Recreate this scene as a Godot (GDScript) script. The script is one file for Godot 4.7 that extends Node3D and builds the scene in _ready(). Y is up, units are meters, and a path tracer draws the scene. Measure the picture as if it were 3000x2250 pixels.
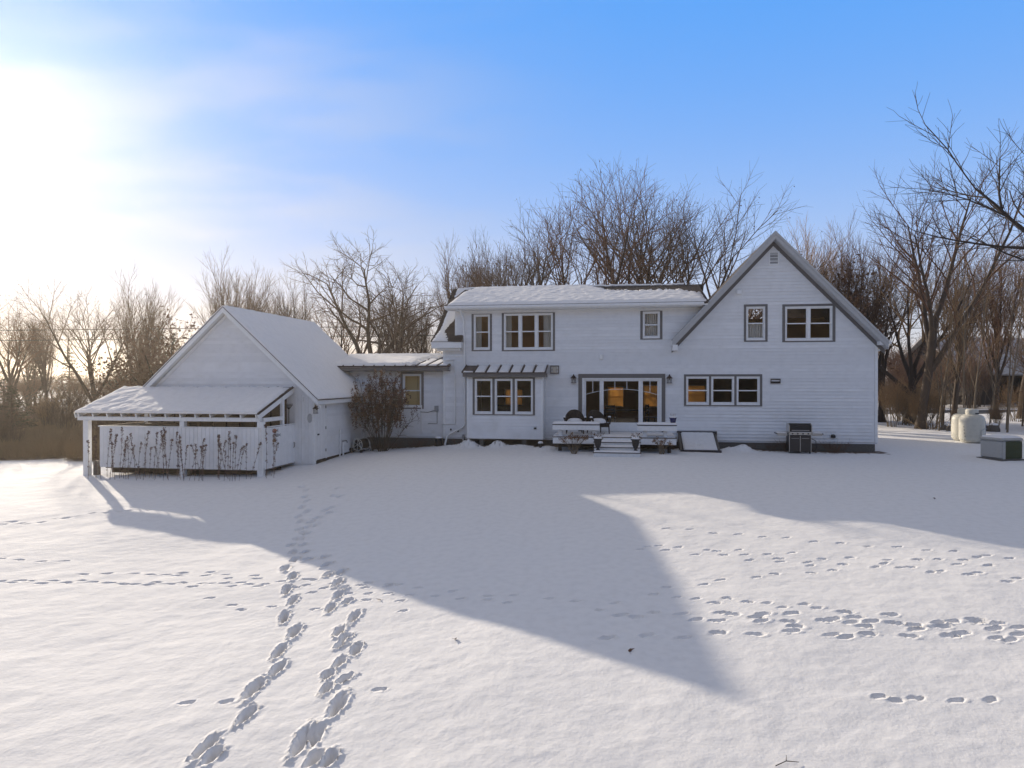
extends Node3D
# A white farmhouse with an attached outbuilding behind a snow-covered lawn, low winter sun from the back left.
# House frame: u runs right along the facade, y up, w towards the viewer; turned 9 degrees from the camera.

const TH := 0.15707963
const SUN_EL := 16.5
const SUN_AZ := -37.0
var HO := Vector3(4.25, 0.0, -27.5)
var HB := Basis(Vector3.UP, -TH)
var M := {}
var taken := {}
var ofs := Vector3.ZERO
var rng := RandomNumberGenerator.new()
var fine := FastNoiseLite.new()

class MB:
	var v := PackedVector3Array()
	var n := PackedVector3Array()
	func tri(a: Vector3, b: Vector3, c: Vector3) -> void:
		var q := (b - a).cross(c - a).normalized()
		v.append(a); v.append(c); v.append(b)
		n.append(q); n.append(q); n.append(q)
	func quad(a: Vector3, b: Vector3, c: Vector3, d: Vector3) -> void:
		tri(a, b, c); tri(a, c, d)
	func squad(a: Vector3, b: Vector3, c: Vector3, d: Vector3, na: Vector3, nb: Vector3, nc: Vector3, nd: Vector3) -> void:
		v.append(a); v.append(c); v.append(b); v.append(a); v.append(d); v.append(c)
		n.append(na); n.append(nc); n.append(nb); n.append(na); n.append(nd); n.append(nc)
	func hexa(p: Array) -> void:   # 0-3 bottom (ccw from above, starting front left), 4-7 top
		quad(p[0], p[1], p[5], p[4]); quad(p[1], p[2], p[6], p[5]); quad(p[2], p[3], p[7], p[6])
		quad(p[3], p[0], p[4], p[7]); quad(p[4], p[5], p[6], p[7]); quad(p[3], p[2], p[1], p[0])
	func box(x0: float, x1: float, y0: float, y1: float, z0: float, z1: float) -> MB:
		hexa([Vector3(x0, y0, z1), Vector3(x1, y0, z1), Vector3(x1, y0, z0), Vector3(x0, y0, z0), Vector3(x0, y1, z1), Vector3(x1, y1, z1), Vector3(x1, y1, z0), Vector3(x0, y1, z0)])
		return self
	func tbox(t: Transform3D, s: Vector3) -> MB:
		var h := s * 0.5
		var p := []
		for k in [Vector3(-1, -1, 1), Vector3(1, -1, 1), Vector3(1, -1, -1), Vector3(-1, -1, -1), Vector3(-1, 1, 1), Vector3(1, 1, 1), Vector3(1, 1, -1), Vector3(-1, 1, -1)]:
			p.append(t * (k * h))
		hexa(p)
		return self
	func bbox(x0: float, x1: float, y0: float, y1: float, z0: float, z1: float, b := 0.008) -> MB:   # chamfered box
		var lo := Vector3(x0, y0, z0)
		var hi := Vector3(x1, y1, z1)
		var P := func(sx: int, sy: int, sz: int, ax: int) -> Vector3:
			var q := Vector3(hi.x if sx > 0 else lo.x, hi.y if sy > 0 else lo.y, hi.z if sz > 0 else lo.z)
			if ax != 0: q.x -= sx * b
			if ax != 1: q.y -= sy * b
			if ax != 2: q.z -= sz * b
			return q
		for s in [-1, 1]:
			var fx := [P.call(s, -1, -s, 0), P.call(s, -1, s, 0), P.call(s, 1, s, 0), P.call(s, 1, -s, 0)]
			if s > 0: quad(fx[1], fx[0], fx[3], fx[2])
			else: quad(fx[1], fx[0], fx[3], fx[2])
			quad(P.call(-s, s, -1, 1), P.call(-s, s, 1, 1), P.call(s, s, 1, 1), P.call(s, s, -1, 1))
			quad(P.call(-s, -1, s, 2), P.call(s, -1, s, 2), P.call(s, 1, s, 2), P.call(-s, 1, s, 2))
			for r in [-1, 1]:
				edge(P.call(s, r, -1, 0), P.call(s, r, 1, 0), P.call(s, r, 1, 1), P.call(s, r, -1, 1), Vector3(s, r, 0))
				edge(P.call(s, -1, r, 0), P.call(s, 1, r, 0), P.call(s, 1, r, 2), P.call(s, -1, r, 2), Vector3(s, 0, r))
				edge(P.call(-1, s, r, 1), P.call(1, s, r, 1), P.call(1, s, r, 2), P.call(-1, s, r, 2), Vector3(0, s, r))
				for e in [-1, 1]:
					var a: Vector3 = P.call(s, r, e, 0)
					var bb: Vector3 = P.call(s, r, e, 1)
					var c: Vector3 = P.call(s, r, e, 2)
					if (bb - a).cross(c - a).dot(Vector3(s, r, e)) > 0: tri(a, bb, c)
					else: tri(a, c, bb)
		return self
	func edge(a: Vector3, b: Vector3, c: Vector3, d: Vector3, o: Vector3) -> void:
		if (b - a).cross(c - a).dot(o) > 0: quad(a, b, c, d)
		else: quad(d, c, b, a)
	func prism(poly: Array, z0: float, z1: float, t := Transform3D()) -> MB:   # convex outline in x,y, ccw, drawn out along z
		var k := poly.size()
		for i in range(1, k - 1):
			tri(t * Vector3(poly[0].x, poly[0].y, z1), t * Vector3(poly[i].x, poly[i].y, z1), t * Vector3(poly[i + 1].x, poly[i + 1].y, z1))
			tri(t * Vector3(poly[0].x, poly[0].y, z0), t * Vector3(poly[i + 1].x, poly[i + 1].y, z0), t * Vector3(poly[i].x, poly[i].y, z0))
		for i in k:
			var a: Vector2 = poly[i]
			var b: Vector2 = poly[(i + 1) % k]
			quad(t * Vector3(a.x, a.y, z0), t * Vector3(b.x, b.y, z0), t * Vector3(b.x, b.y, z1), t * Vector3(a.x, a.y, z1))
		return self
	func tube(pts: Array, rad: Array, sides := 6, caps := true) -> MB:
		var rings := []
		var dirs := []
		var up := Vector3.UP
		var m := pts.size()
		for i in m:
			var d: Vector3 = (pts[mini(i + 1, m - 1)] - pts[maxi(i - 1, 0)]).normalized()
			if i == 0:
				up = Vector3.RIGHT if absf(d.dot(Vector3.RIGHT)) < 0.8 else Vector3.FORWARD
			var x := (up - d * up.dot(d)).normalized()
			up = x
			var y := d.cross(x)
			var ring := []
			var dd := []
			for k in sides:
				var a := TAU * k / sides
				var o := x * cos(a) + y * sin(a)
				ring.append(pts[i] + o * rad[i]); dd.append(o)
			rings.append(ring); dirs.append(dd)
		for i in m - 1:
			for k in sides:
				var l := (k + 1) % sides
				squad(rings[i][k], rings[i][l], rings[i + 1][l], rings[i + 1][k], dirs[i][k], dirs[i][l], dirs[i + 1][l], dirs[i + 1][k])
		if caps:
			for k in range(1, sides - 1):
				tri(rings[0][0], rings[0][k + 1], rings[0][k])
				tri(rings[m - 1][0], rings[m - 1][k], rings[m - 1][k + 1])
		return self
	func lathe(prof: Array, sides: int, at := Vector3.ZERO, sq := Vector3.ONE) -> MB:   # [r, y] from bottom to top
		for i in prof.size() - 1:
			var p: Vector2 = prof[i]
			var q: Vector2 = prof[i + 1]
			var t := (q - p).normalized()
			for k in sides:
				var a := TAU * k / sides
				var b := TAU * (k + 1) / sides
				var da := Vector3(cos(a), 0, sin(a))
				var db := Vector3(cos(b), 0, sin(b))
				var na := (da * t.y + Vector3(0, -t.x, 0)).normalized()
				var nb := (db * t.y + Vector3(0, -t.x, 0)).normalized()
				squad(at + (da * p.x + Vector3(0, p.y, 0)) * sq, at + (da * q.x + Vector3(0, q.y, 0)) * sq, at + (db * q.x + Vector3(0, q.y, 0)) * sq, at + (db * p.x + Vector3(0, p.y, 0)) * sq, na, na, nb, nb)
		return self
	func leaf(c: Vector3, d: Vector3, s: Vector3) -> void:
		var q := s.cross(d).normalized()
		v.append(c - s); v.append(c + d); v.append(c + s)
		n.append(q); n.append(q); n.append(q)
		v.append(c - s); v.append(c + s); v.append(c - d * 0.6)
		n.append(q); n.append(q); n.append(q)
	func mesh(shift := Vector3.ZERO) -> ArrayMesh:
		var vv := v
		if shift != Vector3.ZERO:
			vv = Transform3D(Basis(), -shift) * v
		var a := []
		a.resize(Mesh.ARRAY_MAX)
		a[Mesh.ARRAY_VERTEX] = vv
		a[Mesh.ARRAY_NORMAL] = n
		var m := ArrayMesh.new()
		m.add_surface_from_arrays(Mesh.PRIMITIVE_TRIANGLES, a)
		return m

func hp(u: float, y: float, w: float) -> Vector3:
	return HO + HB * Vector3(u, y, w)

func numbered(called: String) -> String:
	if not taken.has(called):
		taken[called] = 0
		return called
	taken[called] += 1
	return "%s_%03d" % [called, taken[called]]

func tag(o: Node3D, label: String, category: String, group := "") -> Node3D:
	o.set_meta("label", label); o.set_meta("category", category)
	if group: o.set_meta("group", group)
	return o

func thing(called: String, label: String, category: String, tr: Transform3D, group := "") -> Node3D:
	var o := Node3D.new()
	o.name = numbered(called)
	add_child(o)
	o.transform = tr
	return tag(o, label, category, group)

func hthing(called: String, label: String, category: String, u: float, y: float, w: float, turn := 0.0, group := "") -> Node3D:
	ofs = Vector3.ZERO
	return thing(called, label, category, Transform3D(HB * Basis(Vector3.UP, turn), hp(u, y, w)), group)

func dup(src: Node3D, label: String, tr: Transform3D, group := "") -> Node3D:
	var o: Node3D = src.duplicate()
	o.name = numbered(String(src.name).rstrip("0123456789").trim_suffix("_"))
	add_child(o)
	o.transform = tr
	o.set_meta("label", label)
	if group: o.set_meta("group", group)
	return o

func obj(called: String, mb: MB, m: Material, parent: Node) -> MeshInstance3D:
	return inst(called, mb.mesh(ofs), m, parent)

func inst(called: String, me: Mesh, m: Material, parent: Node) -> MeshInstance3D:
	var o := MeshInstance3D.new()
	o.name = called
	o.mesh = me
	o.material_override = m
	parent.add_child(o, true)
	return o

func group_part(called: String, parent: Node) -> Node3D:
	var o := Node3D.new()
	o.name = called
	parent.add_child(o, true)
	return o

func noise_tex(freq: float, seed_: int, ramp: Array = [], normal := 0.0, size := 512, oct := 4) -> NoiseTexture2D:
	var f := FastNoiseLite.new()
	f.noise_type = FastNoiseLite.TYPE_SIMPLEX_SMOOTH
	f.frequency = freq
	f.seed = seed_
	f.fractal_octaves = oct
	var t := NoiseTexture2D.new()
	t.width = size; t.height = size
	t.seamless = true
	t.noise = f
	if normal > 0.0:
		t.as_normal_map = true
		t.bump_strength = normal
	if ramp:
		var g := Gradient.new()
		g.offsets = PackedFloat32Array(range(ramp.size()).map(func(i): return i / float(ramp.size() - 1)))
		g.colors = PackedColorArray(ramp)
		t.color_ramp = g
	return t

func lin(r: float, g: float, b: float) -> Color:
	return Color(r, g, b).linear_to_srgb()

func mat(called: String, c: Color, rough: float, tex: Texture2D = null, scale := 1.0, nrm: Texture2D = null, nscale := 0.4) -> StandardMaterial3D:
	var m := StandardMaterial3D.new()
	m.resource_name = called
	m.albedo_color = c
	m.roughness = rough
	if tex or nrm:
		m.uv1_triplanar = true
		m.uv1_world_triplanar = true
		m.uv1_scale = Vector3.ONE * scale
	if tex: m.albedo_texture = tex
	if nrm:
		m.normal_enabled = true
		m.normal_texture = nrm
		m.normal_scale = nscale
	M[called] = m
	return m

func grey(a: float) -> Color:
	return Color(a, a, a)

func make_materials() -> void:
	var mottled := noise_tex(0.02, 3, [grey(0.95), grey(0.985), grey(1.0)])
	var dirt := noise_tex(0.012, 5, [Color(0.93, 0.925, 0.91), grey(0.97), grey(1.0), grey(0.985)])
	var grain := noise_tex(0.06, 8, [grey(0.55), grey(0.85), grey(1.0)])
	var bumps := noise_tex(0.05, 9, [], 3.0)
	var snow_n := noise_tex(0.035, 21, [], 3.5, 1024, 5)
	var snow := mat("snow", lin(0.82, 0.815, 0.81), 0.85, noise_tex(0.02, 12, [grey(0.955), grey(0.985), grey(1.0)]), 0.35, snow_n, 0.32)
	snow.subsurf_scatter_enabled = false
	var gr := mat("ground_snow", lin(0.82, 0.815, 0.81), 0.85, noise_tex(0.02, 14, [grey(0.955), grey(0.985), grey(1.0)]), 0.4, snow_n, 0.32)
	gr.vertex_color_use_as_albedo = true
	mat("white_paint", lin(0.81, 0.81, 0.81), 0.5, mottled, 0.33)
	mat("white_paint_b", lin(0.785, 0.785, 0.785), 0.5, mottled, 0.27)
	mat("white_paint_c", lin(0.83, 0.83, 0.83), 0.5, dirt, 0.21)
	mat("white_trim", lin(0.83, 0.83, 0.82), 0.4, mottled, 0.6)
	mat("cream_trim", lin(0.66, 0.65, 0.60), 0.4)
	mat("grey_trim", lin(0.145, 0.135, 0.128), 0.6, mottled, 0.7)
	mat("pale_grey", lin(0.46, 0.46, 0.46), 0.55, mottled, 0.5)
	mat("concrete", lin(0.20, 0.185, 0.165), 0.9, grain, 0.7, bumps, 0.5)
	mat("shingle", lin(0.055, 0.038, 0.032), 0.9, grain, 1.3, bumps, 0.4)
	mat("shingle_b", lin(0.072, 0.050, 0.042), 0.9, grain, 1.1, bumps, 0.4)
	mat("metal_roof", lin(0.035, 0.020, 0.018), 0.45)
	mat("tan_board", lin(0.36, 0.29, 0.21), 0.75, grain, 0.9)
	mat("brown_board", lin(0.13, 0.065, 0.04), 0.75, grain, 0.9)
	mat("dark_wood", lin(0.05, 0.036, 0.027), 0.85, grain, 0.8)
	mat("weathered_wood", lin(0.22, 0.20, 0.175), 0.85, grain, 0.8)
	mat("composite", lin(0.035, 0.03, 0.035), 0.7)
	mat("dark_metal", lin(0.012, 0.012, 0.013), 0.4)
	mat("bronze", lin(0.03, 0.016, 0.012), 0.45)
	mat("wicker", lin(0.022, 0.014, 0.011), 0.6, null, 1.0, noise_tex(0.2, 31, [], 6.0, 256, 2), 0.8)
	mat("urn", lin(0.016, 0.015, 0.016), 0.45, null, 1.0, bumps, 0.3)
	mat("blue_glaze", lin(0.012, 0.018, 0.09), 0.15)
	var steel := mat("steel", lin(0.55, 0.53, 0.50), 0.3); steel.metallic = 0.9
	mat("grill_door", lin(0.045, 0.038, 0.035), 0.4)
	mat("grill_shelf", lin(0.42, 0.38, 0.33), 0.5)
	mat("tank_paint", lin(0.62, 0.60, 0.52), 0.45, dirt, 0.8)
	mat("tank_blue", lin(0.06, 0.16, 0.34), 0.5)
	mat("plastic_grey", lin(0.42, 0.41, 0.385), 0.6, mottled, 0.8)
	mat("louvre_green", lin(0.06, 0.072, 0.03), 0.6)
	mat("meter_grey", lin(0.30, 0.31, 0.32), 0.5)
	mat("hose", lin(0.012, 0.012, 0.011), 0.5)
	mat("galvanised", lin(0.33, 0.33, 0.34), 0.45)
	mat("bark", lin(0.135, 0.10, 0.072), 0.95, grain, 1.2, bumps, 0.6)
	mat("bark_dark", lin(0.07, 0.052, 0.042), 0.95, grain, 1.2, bumps, 0.6)
	mat("bark_pale", lin(0.30, 0.235, 0.16), 0.95, grain, 1.2, bumps, 0.5)
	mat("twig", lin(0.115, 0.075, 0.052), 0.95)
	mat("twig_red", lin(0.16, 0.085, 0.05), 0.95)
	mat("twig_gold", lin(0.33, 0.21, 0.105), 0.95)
	mat("pine_needle", lin(0.035, 0.045, 0.022), 0.9)
	mat("dead_leaf", lin(0.135, 0.075, 0.048), 0.95)
	mat("dead_leaf_pale", lin(0.21, 0.115, 0.06), 0.95)
	mat("dry_grass", lin(0.25, 0.175, 0.095), 0.95)
	mat("goldenrod", lin(0.13, 0.075, 0.062), 0.95)
	mat("soil", lin(0.06, 0.045, 0.035), 0.95, grain, 0.8)
	mat("rock", lin(0.17, 0.15, 0.125), 0.95, grain, 0.9, bumps, 0.6)
	mat("asphalt", lin(0.085, 0.075, 0.068), 0.9, grain, 0.6)
	mat("room_wall", lin(0.56, 0.33, 0.14), 0.8)
	mat("room_cream", lin(0.74, 0.55, 0.26), 0.8)
	mat("room_floor", lin(0.10, 0.055, 0.03), 0.45)
	mat("furniture", lin(0.02, 0.013, 0.01), 0.5)
	var cur := mat("curtain", lin(0.66, 0.64, 0.58), 0.9); cur.backlight_enabled = true; cur.backlight = lin(0.5, 0.48, 0.42)
	var bl := mat("blind", lin(0.92, 0.76, 0.46), 0.9); bl.backlight_enabled = true; bl.backlight = Color(1.0, 0.86, 0.62)
	var gl := mat("glass", Color(0.25, 0.28, 0.27, 0.03), 0.02)
	gl.transparency = BaseMaterial3D.TRANSPARENCY_ALPHA
	gl.metallic_specular = 0.4
	mat("fish_red", lin(0.32, 0.12, 0.08), 0.6)
	mat("fish_grey", lin(0.30, 0.31, 0.32), 0.6)
	mat("wire", lin(0.02, 0.02, 0.02), 0.6)

func make_sky() -> PanoramaSkyMaterial:
	var w := 1024
	var h := 512
	var im := Image.create_empty(w, h, false, Image.FORMAT_RGBF)
	var cl := FastNoiseLite.new()
	cl.seed = 7; cl.frequency = 1.0; cl.fractal_octaves = 5
	var az := deg_to_rad(SUN_AZ)
	var el := deg_to_rad(SUN_EL)
	var sun := Vector3(sin(az) * cos(el), sin(el), -cos(az) * cos(el))
	for j in h:
		var th := PI * (j + 0.5) / h
		var y := cos(th)
		var s := sin(th)
		var e := clampf(y, 0.0, 1.0)
		var t := 1.0 - exp(-e * 4.6)
		var base := Vector3(0.68, 0.77, 0.86).lerp(Vector3(0.015, 0.285, 0.86), t)
		var high := smoothstep(0.46, 0.62, e)   # grey veil added overhead, out of view, to neutralise the blue in shade
		for i in w:
			var ph := TAU * (i + 0.5) / w
			var d := Vector3(sin(ph) * s, y, -cos(ph) * s)
			var c := base
			var g := clampf(d.dot(sun), -1.0, 1.0)
			var ang := acos(g)
			# warm band low in the sky, strongest on the sun's side
			var low := exp(-maxf(y, 0.0) * 10.0) * (0.40 + 0.60 * pow(0.5 + 0.5 * g, 3.0))
			c = c.lerp(Vector3(1.0, 0.74, 0.46), 0.80 * low)
			# warm band added behind the viewer to warm the light on the walls
			c = c.lerp(Vector3(0.66, 0.56, 0.48), 0.62 * smoothstep(-0.2, 0.7, d.z) * exp(-maxf(y, 0.0) * 2.6))
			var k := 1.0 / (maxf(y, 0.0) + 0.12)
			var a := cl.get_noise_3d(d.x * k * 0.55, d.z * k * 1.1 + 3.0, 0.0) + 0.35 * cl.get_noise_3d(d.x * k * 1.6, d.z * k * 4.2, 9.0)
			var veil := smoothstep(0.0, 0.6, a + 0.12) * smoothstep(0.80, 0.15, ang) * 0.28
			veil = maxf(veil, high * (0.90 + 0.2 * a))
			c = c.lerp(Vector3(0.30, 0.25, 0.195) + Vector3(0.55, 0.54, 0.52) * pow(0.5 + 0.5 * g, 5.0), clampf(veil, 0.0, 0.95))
			var glow := exp(-pow(ang / 0.14, 1.4))
			var wide := exp(-ang / 0.21)
			c += Vector3(1.0, 0.92, 0.80) * (0.40 * glow + 0.12 * wide)
			im.set_pixel(i, j, Color(c.x, c.y, c.z))
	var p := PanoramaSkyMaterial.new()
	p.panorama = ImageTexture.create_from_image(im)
	return p

# ---------------------------------------------------------------- ground
const TPS := [[-2.75, -28.00, 0.0075012],[1.06, -26.49, -0.0027613],[3.63, -23.55, 0.0052647],[6.90, -25.06, -0.0013286],[10.52, -25.50, -0.0005386],[13.39, -25.75, -0.0001932],[14.85, -34.93, -0.0002812],[-5.95, -28.91, 0.0043101],[-4.68, -28.61, -0.0087542],[-6.57, -25.67, 0.0060072],[-6.80, -24.19, -0.0033117],[-7.92, -22.24, 0.0018412],[-10.70, -22.58, 0.0014347],[-14.06, -23.11, 0.0012032],[-10.04, -26.73, -0.0058873],[-13.37, -31.30, 0.0003028],[5.66, -36.39, -0.0001286],[-7.80, -34.47, -0.0011257],[2.50, -8.10, 0.0018123],[4.80, -18.20, -0.0017991],[-8.85, -17.10, 0.0054576],[-6.20, -16.90, -0.0090534],[9.10, -12.50, 0.0013012],[0.00, -3.00, 0.0001074],[-5.00, -5.00, -0.0006225],[6.00, -5.00, -0.0022118],[0.00, 6.00, 0.0004039],[-12.00, -8.00, 0.0004608],[14.00, -8.00, 0.0004933],[20.00, -22.00, 0.0003704],[19.00, -30.00, 0.0002897],[20.00, -38.00, 0.0000122],[22.00, -52.00, -0.0002366],[-22.00, -27.00, 0.0006997],[-24.00, -40.00, -0.0000735],[-20.00, -15.00, -0.0007785],[0.00, -60.00, 0.0002598],[-30.00, -60.00, -0.0001352],[30.00, -12.00, -0.0003123]]
const AFF := [0.9344378, 0.0095502, -0.0174004]
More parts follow.
